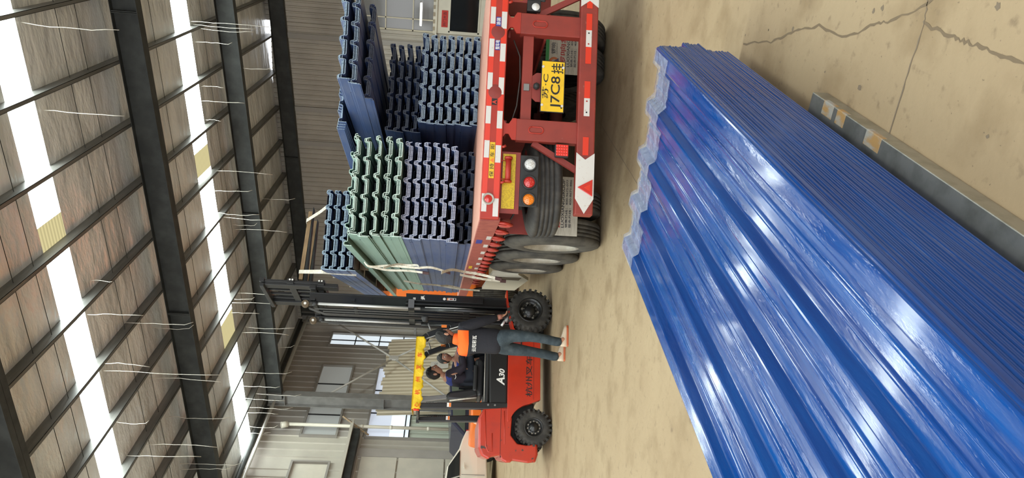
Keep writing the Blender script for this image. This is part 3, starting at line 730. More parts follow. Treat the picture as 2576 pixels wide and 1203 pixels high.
# lamp panels (left one seen whole, right one partly)
for s in (-1, 1):
    x0, x1 = sorted((s*.68, s*1.215))
    mb = MB(); mb.box(x0, x1, .02, .03, 1.05, 1.225, 'red_dull'); q = mb.build('back_plate', None, TR)
    x0, x1 = sorted((s*.70, s*1.175))
    mb = MB(); mb.box(x0, x1, .012, .02, 1.09, 1.2, 'yellow_refl'); mb.build('yellow_reflector', None, q)
    x0, x1 = sorted((s*.70, s*1.15))
    mb = MB(); mb.box(x0, x1, .01, .03, .888, 1.05, 'black_plastic'); lb = mb.build('lamp_board', None, TR, .02, 3)
    for xx, mm in ((.785,'lens_clear'),(.94,'lens_red'),(1.09,'lens_orange')):
        mb = MB(); mb.lathe([(0,.062),(-.025,.06),(-.028,.052),(-.016,.048)], (s*xx,.01,.97), (0,1,0), 28, 'black_plastic'); bz = mb.build('lamp', None, lb)
        mb = MB(); mb.lathe([(-.014,.048),(-.024,.03),(-.028,.001)], (s*xx,.01,.97), (0,1,0), 28, mm)
        for a in range(6):
            for r in (.014,.032):
                mb.lathe([(-.026 if r < .02 else -.024,.006),(-.031 if r < .02 else -.028,.001)], (s*xx+r*cos(a*pi/3+r*20),.01,.97+r*sin(a*pi/3+r*20)), (0,1,0), 6, 'refl_white' if mm == 'lens_clear' else mm)
        l = mb.build('lamp_lens', None, lb)
    for xx in (-.86,): pass
    # brace from the frame to the bumper
    mb = MB(); mb.bar((s*.58,.06,.95),(s*.80,.05,.56),.035,.05,'red_dull'); mb.build('brace', None, TR)
    # folding pin
    mb = MB(); mb.cyl((s*.74,-.02,1.155),(s*.95,-.02,1.155),.024,n=14,m='red_truck'); mb.cyl((s*.735,-.02,1.155),(s*.755,-.02,1.155),.034,n=14,m='red_truck'); mb.cyl((s*.94,-.02,1.155),(s*.955,-.02,1.155),.034,n=14,m='red_truck')
    mb.tube([(s*.77,-.02,1.155),(s*.77,-.025,1.225),(s*.93,-.025,1.225),(s*.93,-.02,1.155)], .006, 6, 'red_truck'); mb.build('bumper_pin', None, TR)
    for xx in (.65,.96): mb = MB(); mb.tube([(s*xx,-.01,1.22),(s*xx,-.03,1.20),(s*xx+.01,-.03,1.185)], .012, 8, 'red_truck'); mb.build('rope_hook', None, TR)
    # chassis skirt behind lamps
    x0, x1 = sorted((s*1.0, s*1.24))
    mb = MB(); mb.box(x0, x1, 1.0, 1.02, .72, 1.2, 'red_dull'); mb.build('mudguard_plate', None, TR)
    # mud flap
    xx0, xx1 = (-1.22,-.62) if s < 0 else (.45,1.05)
    mb = MB(); mb.box(xx0, xx1, 1.08, 1.088, .36, .74, 'flap'); fl = mb.build('mud_flap', None, TR, .02, 3)
    mb = MB(); mb.box(xx0, xx1, 1.07, 1.079, .74-.03, .745, 'green_strip'); mb.build('flap_strip', None, fl)
    ox = xx0
    mb = MB(); c = (ox+.12, 1.076, .655)
    mb.lathe([(0,.055),(-.002,.055),(-.002,.032),(0,.032)], c, (0,1,0), 24, 'logo_orange'); mb.build('logo_ring', None, fl)
    mb = MB(); mb.prism([(ox+.075,.61),(ox+.165,.61),(ox+.12,.675)], 'y', 1.07, 1.074, 'logo_blue'); mb.build('logo_mark', None, fl)
    y = 1.0775
    text('锣响集团', .53, .062, 'text_red', fl, (ox+.325, y, .565), bold=.01)
    text('LUOXIANGGROUP', .49, .03, 'text_dark', fl, (ox+.325, y, .512), bold=.01)
    text('销售热线：400-9675-077', .49, .026, 'text_dark', fl, (ox+.325, y, .475), bold=.008)
    text('服务热线：400-8671-886', .49, .026, 'text_dark', fl, (ox+.325, y, .44), bold=.008)
    text('锣响', .12, .045, 'text_dark', fl, (ox+.27, y, .665), bold=.01); text('LUOXIANG', .12, .012, 'text_dark', fl, (ox+.27, y, .63))
# square stop lamp hanging on the brace
mb = MB(); mb.box(-.705,-.59,-.02,.03,.64,.76,'black_plastic'); sl = mb.build('stop_lamp', None, TR, .012, 3)
mb = MB(); mb.box(-.697,-.598,-.027,-.018,.648,.752,'lens_red')
for i in range(4):
    for j in range(5): mb.lathe([(0,.008),(-.005,.001)], (-.684+i*.025,-.027,.66+j*.021), (0,1,0), 8, 'lens_red_lit')
mb.build('lamp_lens', None, sl)
mb = MB(); mb.box(.60,.70,.0,.06,.93,1.05,'black_plastic'); mb.lathe([(0,.035),(-.01,.02),(-.014,.001)], (.64,0,.975), (0,1,0), 20, 'lens_clear'); mb.build('reversing_lamp', None, TR, .006)
# wheels
def tyre_profile(w, r, ri, grooves):
    P = [(0, ri), (-.01, ri+.01), (-.012, ri+(r-ri)*.45), (.004, r-.045), (.02, r-.012), (.035, r)]
    n = grooves; a, b = .035, w-.035
    for g in range(n):
        c = a+(b-a)*(g+1)/(n+1); P += [(c-.007, r), (c-.005, r-.014), (c+.005, r-.014), (c+.007, r)]
    P += [(w-.035, r), (w-.02, r-.012), (w-.004, r-.045), (w+.012, ri+(r-ri)*.45), (w+.01, ri+.01), (w, ri)]
    return P
def truck_wheel(name, loc, parent, ax=(1,0,0), m='rubber_dusty', rim=True):
    mb = MB(); mb.lathe(tyre_profile(.27, .52, .30, 4), (0,0,0), ax, 48, m); o = mb.build(name, None, parent, recalc=False); o.location = loc
    if rim:
        q = MB(); q.lathe([(0,.305),(.0,.29),(.03,.275),(.05,.25),(.15,.24),(.16,.13),(.10,.12),(.09,.001)], (0,0,0), ax, 32, 'rim_steel'); q.build('rim', None, o)
        for a in range(8):
            t = a*pi/4; v = frame(ax); c = (v[0]*cos(t)+v[1]*sin(t))*.17; q = MB(); p0 = c+v[2]*.16; q.cyl(p0, c+v[2]*.12, .016, n=6, m='bolt'); q.build('wheel_nut', None, o)
    return o
for y in (1.78, 3.09, 4.40):
    truck_wheel('wheel', (-1.255, y, .52), TR); truck_wheel('wheel', (-.92, y, .52), TR, rim=False)
    truck_wheel('wheel', (1.255, y, .52), TR, (-1,0,0)); truck_wheel('wheel', (.92, y, .52), TR, (-1,0,0), rim=False)
    mb = MB(); mb.cyl((-1.1,y,.52),(1.1,y,.52),.07,n=14,m='red_dark'); mb.build('axle', None, TR)
    mb = MB(); mb.box(-.5,-.4,y-.5,y+.5,.6,.68,'red_dark'); mb.box(.4,.5,y-.5,y+.5,.6,.68,'red_dark'); mb.build('leaf_spring', None, TR)
# spare tyre slung flat below the tail
sp = truck_wheel('spare_tyre', (-.78, .62, .665), TR, (0,0,1), 'rubber', rim=True)
sp.rotation_euler = (0, R(-4), 0)
mb = MB(); mb.cyl((-.78,.62,.9),(-.78,.62,1.25),.02,n=8,m='hose'); mb.build('spare_carrier', None, TR)
mb = MB(); mb.tube([(-1.05,.3,1.0),(-1.28,1.4,1.14)], .008, 6, 'black_ink'); mb.build('rope', None, TR)
# rope rings along the left side rail
for i in range(16):
    y = .2 + i*.45
    mb = MB(); mb.tube([(-1.275,y-.06,1.2),(-1.285,y-.06,1.13),(-1.285,y,1.085),(-1.285,y+.06,1.13),(-1.275,y+.06,1.2)], .014, 7, 'red_truck'); mb.cyl((-1.29,y+.1,1.14),(-1.22,y+.1,1.14),.05,n=14,m='red_side'); mb.build('rope_ring', None, TR)
for i in range(9):
    y = .35+i*.62
    if i in (0,): continue
    tape_rect_m = MB(); tape_rect_m.box(-1.289,-1.285,y,y+.2,1.215,1.26,'refl_white'); tape_rect_m.build('reflector_tape', None, TR)
mb = MB(); mb.box(-1.289,-1.285,1.25,1.5,1.29,1.35,'sticker_blue'); mb.build('blue_sticker', None, TR)
mb = MB(); mb.box(-1.289,-1.285,3.9,4.2,1.30,1.345,'yellow_sign'); mb.build('yellow_sticker', None, TR)
# side guard further forward
mb = MB(); mb.prism([(5.2,.95),(5.2,.55),(6.1,.30),(8.6,.30),(8.6,.95)], 'x', -1.25, -1.2, 'cream'); sg = mb.build('side_guard', None, TR)
mb = MB(); mb.box(-1.253,-1.25,5.7,6.2,.45,.85,'wood_dark'); mb.build('guard_opening', None, sg)
for s in (-.6, .6): mb = MB(); mb.box(s-.08, s+.08, 8.9, 9.05, .1, .95, 'black_paint'); mb.box(s-.16,s+.16,8.82,9.12,.0,.06,'black_paint'); mb.build('landing_leg', None, TR)

# ------------------------------------------------------------ tractor cab ahead of the trailer
CB = empty('truck_cab', tp(-.12, 12.2, 0), TA, 'orange-red truck cab standing ahead of the loaded trailer', 'truck')
mb = MB(); mb.prism([(.9,.9),(.9,3.15),(1.3,3.35),(2.7,3.3),(3.2,2.3),(3.25,.5),(2.6,.5),(2.6,.9)], 'x', -1.22, 1.22, 'car_orange'); mb.build('cabin', 'car_orange', CB, .06, 3)
for s in (-1,1):
    mb = MB(); mb.prism([(1.7,1.9),(1.7,2.8),(2.6,2.8),(2.95,1.9)], 'x', s*1.222, s*1.235, 'glass_car'); mb.build('side_window', None, CB)
    mb = MB(); mb.box(s*1.32-.08, s*1.32+.08, 3.0, 3.12, 1.9, 2.7, 'black_plastic'); mb.build('mirror', None, CB)
    o = truck_wheel('wheel', (s*1.2, 2.2, .52), CB, (-s,0,0)); o = truck_wheel('wheel', (s*1.2, -1.0, .52), CB, (-s,0,0))
mb = MB(); mb.box(-1.1,1.1,3.2,3.26,1.9,3.0,'glass_car'); mb.build('windscreen', None, CB)
mb = MB(); mb.box(-.5,.5,-1.8,1.0,.72,.9,'black_paint'); mb.build('chassis', None, CB)
mb = MB(); mb.box(-1.226,-1.222,1.05,1.4,2.55,2.75,'white'); mb.build('door_panel', None, CB)

# ------------------------------------------------------------ loads on the trailer
PS = profile(.205, 5, .036, .034, .011, None, 0, .026); PS[0] = (PS[1][0]-.004, -.048)
PS = rounded([(x-.5125, z) for x, z in PS], .004)
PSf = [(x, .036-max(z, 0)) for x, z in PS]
def load_meshes(tag_, body, cut, L): return sheet_mesh(tag_, PS, L, .0055, body, cut), sheet_mesh(tag_+'_flip', PSf, L, .0055, 'gap_shade', 'gap_shade')
L1 = 8.3
ML = {'pale': sheet_mesh('sheet', PS, L1, .0055, 'sheet_blue', 'cut_pale'), 'blue': sheet_mesh('sheet', PS, L1, .0055, 'sheet_blue', 'cut_blue'),
      'green': sheet_mesh('sheet', PS, L1, .006, 'sheet_green', 'cut_green'), 'dark': sheet_mesh('sheet', PS, L1, .0055, 'sheet_blue', 'cut_dark'),
      'flip': sheet_mesh('sheet', PSf, L1, .0055, 'sheet_blue', 'gap_shade'), 'gflip': sheet_mesh('sheet', PSf, L1, .0055, 'sheet_green', 'gap_shade')}
def put_sheet(me, x, y, z, label, group, yaw=0, tilt=0, roll=0):
    o = bpy.data.objects.new('corrugated_sheet', me); COL.objects.link(o)
    p = tp(x, y, z); o.location = p; o.rotation_euler = (tilt, roll, TA+yaw)
    tag(o, label, 'sheet', group); return o
def nth_of(i, n): return 'lowest' if i == 0 else 'topmost' if i == n-1 else ordinal(i+1)
def bundle(kind, x, y, z, n, label, group, rowgap=.1, filler='flip', pitch=.0098, jx=.006, jy=.015, fl_lab=None, **k):
    x += random.uniform(-.01,.01)
    for i in range(n): put_sheet(ML[kind], x+random.uniform(-jx,jx), y+random.uniform(-jy,jy), z+.003+i*pitch, nth_of(i, n)+' '+label, group, **k)
    if filler:
        put_sheet(ML[filler], x, y+.28, z+n*pitch+.004, fl_lab or 'upturned sheet with shade-blackened ends set back above the '+label.split(', ')[-1], 'upturned spacer sheets in the loads', **k)
GL, GR = 'blue sheets of the left load', 'blue sheets of the right load'
z = 1.385
xl, xr = -.70, .70
yl, yr = 1.85, 2.2
for i in range(2): bundle('dark', xl+.02, yl+.35, z+i*.095, 4, 'dull blue sheet of the left load, '+('bottom row of it','second row from its foot')[i], 'foot rows of the left load')
z = 1.575
for i in range(6): bundle('pale', xl+random.uniform(-.015,.015), yl, z+i*.1, 5, 'pale-edged blue sheet of the left load, '+ordinal(6-i)+' row below the green ones', GL)
z = 2.175
for i in range(5): bundle('green', xl-.01+random.uniform(-.02,.02), yl-.12+random.uniform(-.04,.04), z+i*.112, 4 if i != 2 else 3, 'pale green sheet of the left load, '+('lowest','second','middle','fourth','topmost')[i]+' green row', 'green sheets of the left load', filler='gflip', pitch=.012, jx=.012, jy=.03)
put_sheet(ML['green'], xl-.07, yl+.3, z+.575, 'loose green sheet lying crooked on the green stack', 'loose green sheets', yaw=R(.6)); 
# right load
z = 1.385
for i in range(7): bundle('blue', xr+random.uniform(-.012,.012), yr, z+i*.1, 5, 'grey-edged blue sheet of the right load, '+ordinal(i+1)+' row above the deck', GR)
z = 2.085
for i in range(4): bundle('dark', xr-.05+random.uniform(-.02,.02), yr+.25, z+i*.1, 4, 'darker sheet of the right load, '+ordinal(i+1)+' set-back row', 'set-back rows of the right load')
# three crooked bundles crowning the right load
zt = 2.50
for i in range(3):
    m = ('dark','blue','blue')[i]
    bundle(m, xr+.0+i*.02, 1.15-i*.05 if i else 1.5, zt+.04+i*.105, 5, ['dark sheet lying askew on the right load, lowest askew bundle','blue sheet lying askew on the right load, middle askew bundle','blue sheet lying askew on the right load, uppermost askew bundle'][i], 'askew sheets on the right load', yaw=R(3), roll=R(-1.5) if i else 0, jy=.03)
for i in range(4): put_sheet(ML['blue'], xr-.12-.015*i, 2.0+.06*i, zt+.40+i*.012, nth_of(i,4)+' loose blue sheet fanned out over the top of the right load', 'fanned sheets on the right load', yaw=R(4+i), roll=R(-2))
for i in range(2): bundle('blue', -.10, 3.2, 2.62+i*.1, 4, 'blue sheet lying between the two loads, '+('lower','upper')[i]+' bundle', 'sheets between the loads', yaw=R(-1), filler=None)
# high bundle slung in front
Lb = 6.5
MLb = sheet_mesh('sheet', PS, Lb, .0055, 'sheet_blue', 'cut_blue'); MLf = sheet_mesh('sheet', PSf, Lb, .0055, 'sheet_plum', 'gap_shade')
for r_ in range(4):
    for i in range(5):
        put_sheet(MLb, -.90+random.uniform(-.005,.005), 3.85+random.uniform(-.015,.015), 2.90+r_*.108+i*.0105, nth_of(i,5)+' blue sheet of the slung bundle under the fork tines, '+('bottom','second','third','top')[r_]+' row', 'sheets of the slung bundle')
    put_sheet(MLf, -.90, 3.97, 2.90+r_*.108+.05, 'upturned sheet with shade-blackened ends in the slung bundle above its '+('bottom','second','third','top')[r_]+' row', 'upturned sheets of the slung bundle')
mb = MB(); mb.box(-.50,.50,.03,Lb-.03,-.006,-.001); o = mb.build('wrapping_sheet', 'sheet_plum'); o.location = tp(-.90,3.9,2.893); o.rotation_euler = (0,0,TA)
tag(o, 'glossy plum-coloured wrap under the slung bundle of blue sheets', 'wrap')
for k, yy in enumerate((1.35, 3.3)):
    mb = MB(); X0, X1, Z0, Z1 = -1.43, -.36, 2.885, 3.345
    mb.tube([(X1,0,Z0),(X0,0,Z0),(X0,0,Z1),(X1,0,Z1),(X1,0,Z0)], .006, 6); o = mb.build('binding_wire', 'strap'); o.location = tp(0,3.9+yy,0); o.rotation_euler = (0,0,TA)
    tag(o, ['near pale wire binding the slung bundle','far pale wire binding the slung bundle'][k], 'wire', 'wires around the slung bundle')
for k, (yy, zz) in enumerate(((3.0,2.76),(7.5,2.76))):
    mb = MB(); mb.box(-.5,.5,-.05,.05,0,.115); o = mb.build('timber_block', 'wood_dark'); o.location = tp(-.85, yy+1.6, 2.765); o.rotation_euler = (0,0,TA)
    tag(o, ['near timber block beneath the slung bundle','far timber block beneath the slung bundle'][k], 'timber', 'blocks beneath the slung bundle')
# pale packing straps on the left load
XS = -1.325
def strapT(pts, w=.045, name='packing_strap', lab='', end=True, m='strap'):
    mb = MB(); n = len(pts); P = [tp(*p) for p in pts]
    # smooth
    Q = []
    for i in range(n-1):
        for k in range(5):
            t = k/5; p0, p1, p2, p3 = P[max(i-1,0)], P[i], P[i+1], P[min(i+2,n-1)]
            Q.append(.5*((2*p1)+(p2-p0)*t+(2*p0-5*p1+4*p2-p3)*t*t+(3*p1-p0-3*p2+p3)*t**3))
    Q.append(P[-1]); WV = (dT*.7-dN*.7)*w*.75; mb.tape(Q, WV, .004); o = mb.build(name, m); tag(o, lab, 'strap', 'pale straps on the left load')
    if end:
        e = MB(); d = (Q[-1]-Q[-2]).normalized(); e.tape([Q[-1]-d*.0, Q[-1]+d*.09], WV*1.2, .012, 'strap_end'); e.build('strap_end', None, o)
    return o
strapT([(XS+.03,3.7,2.74),(XS-.05,3.75,2.66),(XS-.02,3.8,2.4),(XS-.04,3.7,2.05),(XS-.03,3.65,1.85),(XS-.06,3.8,1.66)], .05, lab='long pale strap hanging over the green and blue sheets of the left load')
strapT([(XS+.03,4.4,2.8),(XS-.02,4.45,2.5),(XS-.02,4.4,2.2),(XS-.04,4.35,1.98)], .05, lab='tan strap with a dark end beside the long pale strap')
strapT([(XS-.12,3.1,2.42),(XS-.03,3.45,2.28),(XS-.02,3.6,2.16),(XS-.03,3.45,2.02),(XS-.10,3.15,1.98)], .04, end=False, lab='pale strap curling like a hook on the blue part of the left load')
strapT([(XS-.16,2.9,1.70),(XS-.08,3.3,1.58),(XS-.05,3.8,1.42),(XS-.06,3.95,1.2),(XS-.10,3.95,.98)], .06, lab='broad pale strap crossing the side rail of the trailer')
strapT([(XS-.02,4.6,1.45),(XS-.03,4.75,1.3),(XS-.05,4.8,1.1),(XS-.06,4.85,.85)], .06, lab='tan strap with a dark end hanging below the side rail')
strapT([(XS-.02,6.3,2.35),(XS-.04,6.5,2.1),(XS-.02,6.9,1.8),(XS-.05,7.1,1.45),(XS-.06,7.15,1.05)], .05, end=False, lab='thin pale strap near the front of the left load')
strapT([(XS-.05,6.6,1.75),(XS-.02,6.9,1.6),(XS-.04,7.1,1.4)], .05, end=False, lab='short pale strap near the front end of the side rail')

# ================================================================== FORKLIFT
FB = Vector((-6.69, 8.72, 0)); FA = R(48.0)
dF = Vector((cos(FA), sin(FA), 0)); nF = Vector((-sin(FA), cos(FA), 0))
FK = empty('forklift', FB, FA, 'red and black forklift with a tall mast and yellow banner', 'forklift')
def fp(x, y, z): return FB + dF*x + nF*y + Vector((0,0,z))
def lug_wheel(name, r, w, ri, loc, nl, front, side=1):
    mb = MB(); mb.lathe([(0,ri),(-.006,ri+.012),(-.012,ri+(r-ri)*.5),(0,r-.05),(.015,r-.03),(w-.015,r-.03),(w,r-.05),(w+.012,ri+(r-ri)*.5),(w+.006,ri+.012),(w,ri)], (0,0,0), (0,1,0), 48, 'rubber')
    for i in range(nl):
        t = 2*pi*i/nl; da = .42*2*pi/nl
        for s0, off in ((0,0),(1,.5)):
            a = t + off*2*pi/nl; y0, y1 = ((-.006, w*.55) if s0 == 0 else (w*.45, w+.006))
            P = []
            for rr in (r-.075 if True else 0, r):
                for yy, sk in ((y0,0),(y1,0)):
                    for q in (-da/2, da/2):
                        rad = rr if not (yy in (y0,) and s0 == 0 and rr == r) else r-.006
                        P.append(mb.V(cos(a+q)*rad, yy, sin(a+q)*rad))
            for q in ((0,1,3,2),(4,6,7,5),(0,4,5,1),(2,3,7,6),(0,2,6,4),(1,5,7,3)): mb.face([P[k] for k in q], 'rubber')
    o = mb.build(name, None, FK); o.location = loc
    if side < 0: o.rotation_euler = (0,0,pi)
    q = MB()
    if front: q.lathe([(0,ri+.004),(-.008,ri-.004),(.0,ri-.022),(.03,ri-.035),(.05,ri-.05),(.06,ri-.06),(.06,.085),(.03,.08),(.028,.001)], (0,0,0), (0,1,0), 36, 'black_paint')
    else: q.lathe([(0,ri+.004),(-.006,ri-.004),(.01,ri-.02),(.03,ri-.035),(.02,.06),(-.03,.055),(-.034,.001)], (0,0,0), (0,1,0), 36, 'black_paint')
    q.build('rim', None, o)
    if front:
        for k in range(6):
            t = k*pi/3+.35; c = (.125*cos(t), .05, .125*sin(t)); q = MB(); q.cyl((c[0],.06,c[2]),(c[0],.03,c[2]),.017,n=10,m='bolt'); q.build('wheel_nut', None, o)
        for k in range(10):
            t = k*pi/5; q = MB(); q.cyl((.098*cos(t),.06,.098*sin(t)),(.098*cos(t),.045,.098*sin(t)),.009,n=8,m='bolt'); q.build('hub_bolt', None, o)
    else:
        for k in range(11):
            t = k*2*pi/11; q = MB(); q.cyl((.088*cos(t),.03,.088*sin(t)),(.088*cos(t),.005,.088*sin(t)),.011,n=8,m='bolt'); q.build('wheel_nut', None, o)
    return o
lug_wheel('wheel', .345, .24, .19, (1.765, 0, .34), 24, True); lug_wheel('wheel', .345, .24, .19, (1.765, 1.22, .34), 24, True, -1)
lug_wheel('wheel', .275, .18, .135, (0, .06, .27), 22, False); lug_wheel('wheel', .275, .18, .135, (0, 1.16, .27), 22, False, -1)
W0, W1 = .07, 1.15
# counterweight
cw = MB(); sec = []
prof = [(-.50,.57),(-.53,.34),(-.515,.235),(-.40,.20),(-.24,.21),(-.27,.36),(-.25,.50),(-.12,.60),(.12,.585),(.33,.60),(.33,.66),(.27,1.0),(.12,1.075),(-.32,1.065),(-.44,1.02),(-.495,.92),(-.46,.89),(-.43,.76),(-.50,.73),(-.535,.66),(-.53,.60)]
def inset(P, k):
    cx = sum(p[0] for p in P)/len(P); cz = sum(p[1] for p in P)/len(P); return [(cx+(x-cx)*(1-k), cz+(z-cz)*(1-k)) for x, z in P]
rings = []
for y, k in ((W0+.0,.06),(W0+.03,.015),(W0+.09,0),(W1-.09,0),(W1-.03,.015),(W1,.06)):
    rings.append([(x*(.95-.30*(y-W0)/1.08) if x < 0 else x, y, z) for x, z in inset(prof, k)])
cw.loft(rings, 'fork_red_worn', smooth=False); cw.build('counterweight', None, FK, .015, 3)
mb = MB(); mb.box(-.22,.60,.30,.92,.24,.98,'black_plastic'); mb.build('arch_shade_block', None, FK, .02)  # black block added so the gap around the rear wheel looks dark
for z0, z1, x0, x1 in ((.745,.752,-.44,.28),):
    q = MB(); q.box(x0, x1, W0-.002, W0+.01, z0, z1, 'red_dark'); q.build('panel_seam', None, FK)
q = MB(); q.tube([(.22,W0+.0,.98),(-.28,W0+.0,.955),(-.36,W0,.92),(-.36,W0+.0,.86),(-.1,W0,.87)], .008, 6, 'fork_red'); q.build('pressed_line', None, FK)
q = MB(); q.tube([(.22,W0,.70),(-.25,W0,.69)], .007, 6, 'fork_red'); q.build('pressed_line', None, FK)
# side body: red skirt with wheel arch, step, black battery hood
mb = MB(); arch = [(.32*cos(t)-.0, .27+.35*sin(t)) for t in [R(78)-R(66)*i/8 for i in range(9)]]
P = [(.10,.66),(.06,.645)] + [(x+.02, z) for x, z in arch] + [(.40,.175),(1.32,.175),(1.32,.66)]
mb.prism(P, 'y', W0-.01, W0+.10, 'fork_red'); mb.prism(P, 'y', W1-.10, W1+.01, 'fork_red'); mb.box(.45,1.30,W0+.10,W1-.10,.18,.62,'black_paint'); sk = mb.build('side_skirt', None, FK, .006)
q = MB(); q.box(.40,1.32,W0-.013,W0-.009,.275,.279,'red_dark'); q.box(1.12,1.124,W0-.013,W0-.009,.28,.65,'red_dark'); q.build('panel_seam', None, sk)
q = MB(); q.box(1.13,1.31,W0-.02,W0+.02,.47,.64,'red_dull'); q.box(1.14,1.30,W0-.024,W0-.01,.46,.475,'black_ink'); q.build('step_recess', None, sk)
text('杭州叉车', .62, .10, 'black_ink', sk, (.75, W0-.0115, .345), bold=.012)
mb = MB(); mb.prism([(.30,.655),(.28,.84),(.33,.93),(1.10,.95),(1.22,.86),(1.30,.70),(1.30,.655)], 'y', W0+.02, W1-.02, 'black_paint'); hd = mb.build('battery_hood', None, FK, .03, 3)
text('A', .12, .12, 'white', hd, (.66, W0+.018, .765), bold=.03, shear=.25); text('30', .13, .085, 'white', hd, (.785, W0+.018, .748), bold=.03, shear=.25)
mb = MB(); mb.box(.32,1.12,W0+.03,W1-.03,.935,.985,'black_plastic'); mb.build('seat_deck', None, FK, .02, 3)
mb = MB(); mb.tube([(.30,W0+.02,1.0),(1.1,W0+.02,1.005),(1.16,W0+.03,.96)], .008, 6, 'bolt'); mb.build('edge_trim', None, FK)
# front fender (red flange) and floor plate
mb = MB(); fpts = [(2.08,.70),(1.93,.69),(1.80,.665),(1.66,.645),(1.52,.60),(1.38,.585)]
for (xa, za), (xb, zb) in zip(fpts, fpts[1:]): mb.bar((xa,W0+.1,za),(xb,W0+.1,zb),.24,.022,'fork_red')
mb.build('fender', None, FK)
mb = MB(); mb.prism([(1.30,.62),(1.30,.42),(1.46,.56),(1.52,.60)], 'y', W0, W0+.2, 'fork_red'); mb.build('fender_web', None, FK)
mb = MB(); mb.box(1.25,1.78,W0+.1,W1-.1,.52,.60,'black_paint'); mb.box(1.60,1.75,W0+.24,W1-.24,.30,1.15,'black_paint'); mb.build('front_cowl', None, FK, .02)
mb = MB(); mb.box(1.05,1.30,W0+.1,W1-.1,.50,.56,'black_plastic'); mb.build('footwell', None, FK)
# overhead guard
for s, yy in ((0, W0+.05), (1, W1-.05)):
    mb = MB(); pts = [(1.70,yy,.70),(1.58,yy,1.15),(1.46,yy,1.55),(1.32,yy,1.88),(1.22,yy,1.99)]
    for a, b in zip(pts, pts[1:]): mb.bar(a, b, .06, .085, 'black_paint', upv=(1,0,.2))
    fpz = mb.build('front_pillar', None, FK, .01)
    if s == 0:
        q = MB(); q.tube([(1.60,yy-.04,.80),(1.53,yy-.04,1.25),(1.40,yy-.04,1.62)], .007, 6, 'chrome'); q.build('grab_rail', None, fpz)
        q = MB(); q.tube([(1.56,yy-.045,.92),(1.47,yy-.05,1.28),(1.33,yy-.05,1.72),(1.24,yy-.05,1.93)], .010, 6, 'steel_grey'); q.build('gas_strut', None, fpz)
    mb = MB(); mb.prism([(.245,.64),(.345,.64),(.335,1.2),(.29,1.96),(.21,1.96),(.235,1.2)], 'y', yy-.05, yy+.035, 'black_paint'); rp_ = mb.build('rear_pillar', None, FK, .012)
    for zc2 in (1.62, 1.78):
        for k in range(4): q = MB(); q.box(.265,.275,yy-.054,yy-.048,zc2-.05,zc2+.05,'black_ink') if False else q.box(.245,.315,yy-.053,yy-.048,zc2-.045+k*.028,zc2-.035+k*.028,'steel_dark'); q.build('vent_slot', None, rp_)
    q = MB(); q.box(.25,.31,yy-.054,yy-.05,1.475,1.535,'white'); q.box(.252,.308,yy-.056,yy-.052,1.477,1.505,'orange_label'); q.build('warning_label', None, rp_)
    for zz in (.84,.94): q = MB(); q.cyl((.30,yy-.05,zz),(.30,yy-.062,zz),.014,n=10,m='steel_grey'); q.build('pillar_bolt', None, rp_)
mb = MB()
for x in (.25,.42,.56,.70,.84,.98,1.12,1.24): mb.box(x-.02,x+.02,W0+.02,W1-.02,1.955,1.985,'black_paint')
mb.box(.2,1.28,W0,W0+.05,1.95,2.0,'black_paint'); mb.box(.2,1.28,W1-.05,W1,1.95,2.0,'black_paint')
mb.build('roof_grille', None, FK, .006)
# yellow banner hung along the roof edge
mb = MB(); n = 60; G = []
for j in range(6):
    row = []
    for i in range(n+1):
        x = .20 + 1.08*i/n; t = j/5
        zb = 1.905 + .012*sin(i*.55)+.008*sin(i*1.3); zt = 2.045
        row.append(mb.V(x, W0-.015-.012*sin(i*.42+t*2)*t, zt+(zb-zt)*t))
    G.append(row)
for j in range(5):
    for i in range(n): mb.face([G[j][i], G[j][i+1], G[j+1][i+1], G[j+1][i]], 'banner', True)
row2 = [mb.V(v.co.x, W0+.5, 2.03) for v in G[0]]
for i in range(n): mb.face([G[0][i], G[0][i+1], row2[i+1], row2[i]], 'banner', True)
row3 = [mb.V(.20+1.08*i/n, W0+.48, 1.87+.03*sin(i*.5)) for i in range(n+1)]
bn = mb.build('banner', None, recalc=False); sm = bn.modifiers.new('s','SOLIDIFY'); sm.thickness = .003
bn.location = FB; bn.rotation_euler = (0,0,FA); tag(bn, 'yellow banner with red characters draped over the forklift roof', 'banner')
for i, chs in enumerate('杭州叉车'): text(chs, .075, .075, 'banner_red', bn, (.44+i*.185, W0-.032, 1.975), name='character', bold=.01)
q = MB(); q.tube([(.25,W0-.03,2.0),(.29,W0-.03,1.965),(.25,W0-.03,1.94),(.23,W0-.03,1.97),(.25,W0-.03,2.0)], .004, 5, 'banner_red'); q.tube([(.23,W0-.03,1.925),(.29,W0-.03,1.925)], .004, 5, 'banner_red'); q.build('emblem', None, bn)
# red knotted tail
q = MB(); q.loft([[(.19+.02*cos(a)*s_, W0-.02+.02*sin(a)*s_, 2.02-.09*t) for a in [k*pi/4 for k in range(8)]] for t, s_ in ((0,.4),(.3,1),(.6,.7),(1,.9))], 'banner_red'); q.build('banner_tail', None, bn)
# rear cross member near camera-side inner view and beacon
mb = MB(); mb.prism([(.62,1.30),(.68,1.30),(.60,1.95),(.52,1.95)], 'y', W1-.10, W1-.04, 'steel_grey'); 
mb.build('inner_post', None, FK, .008)
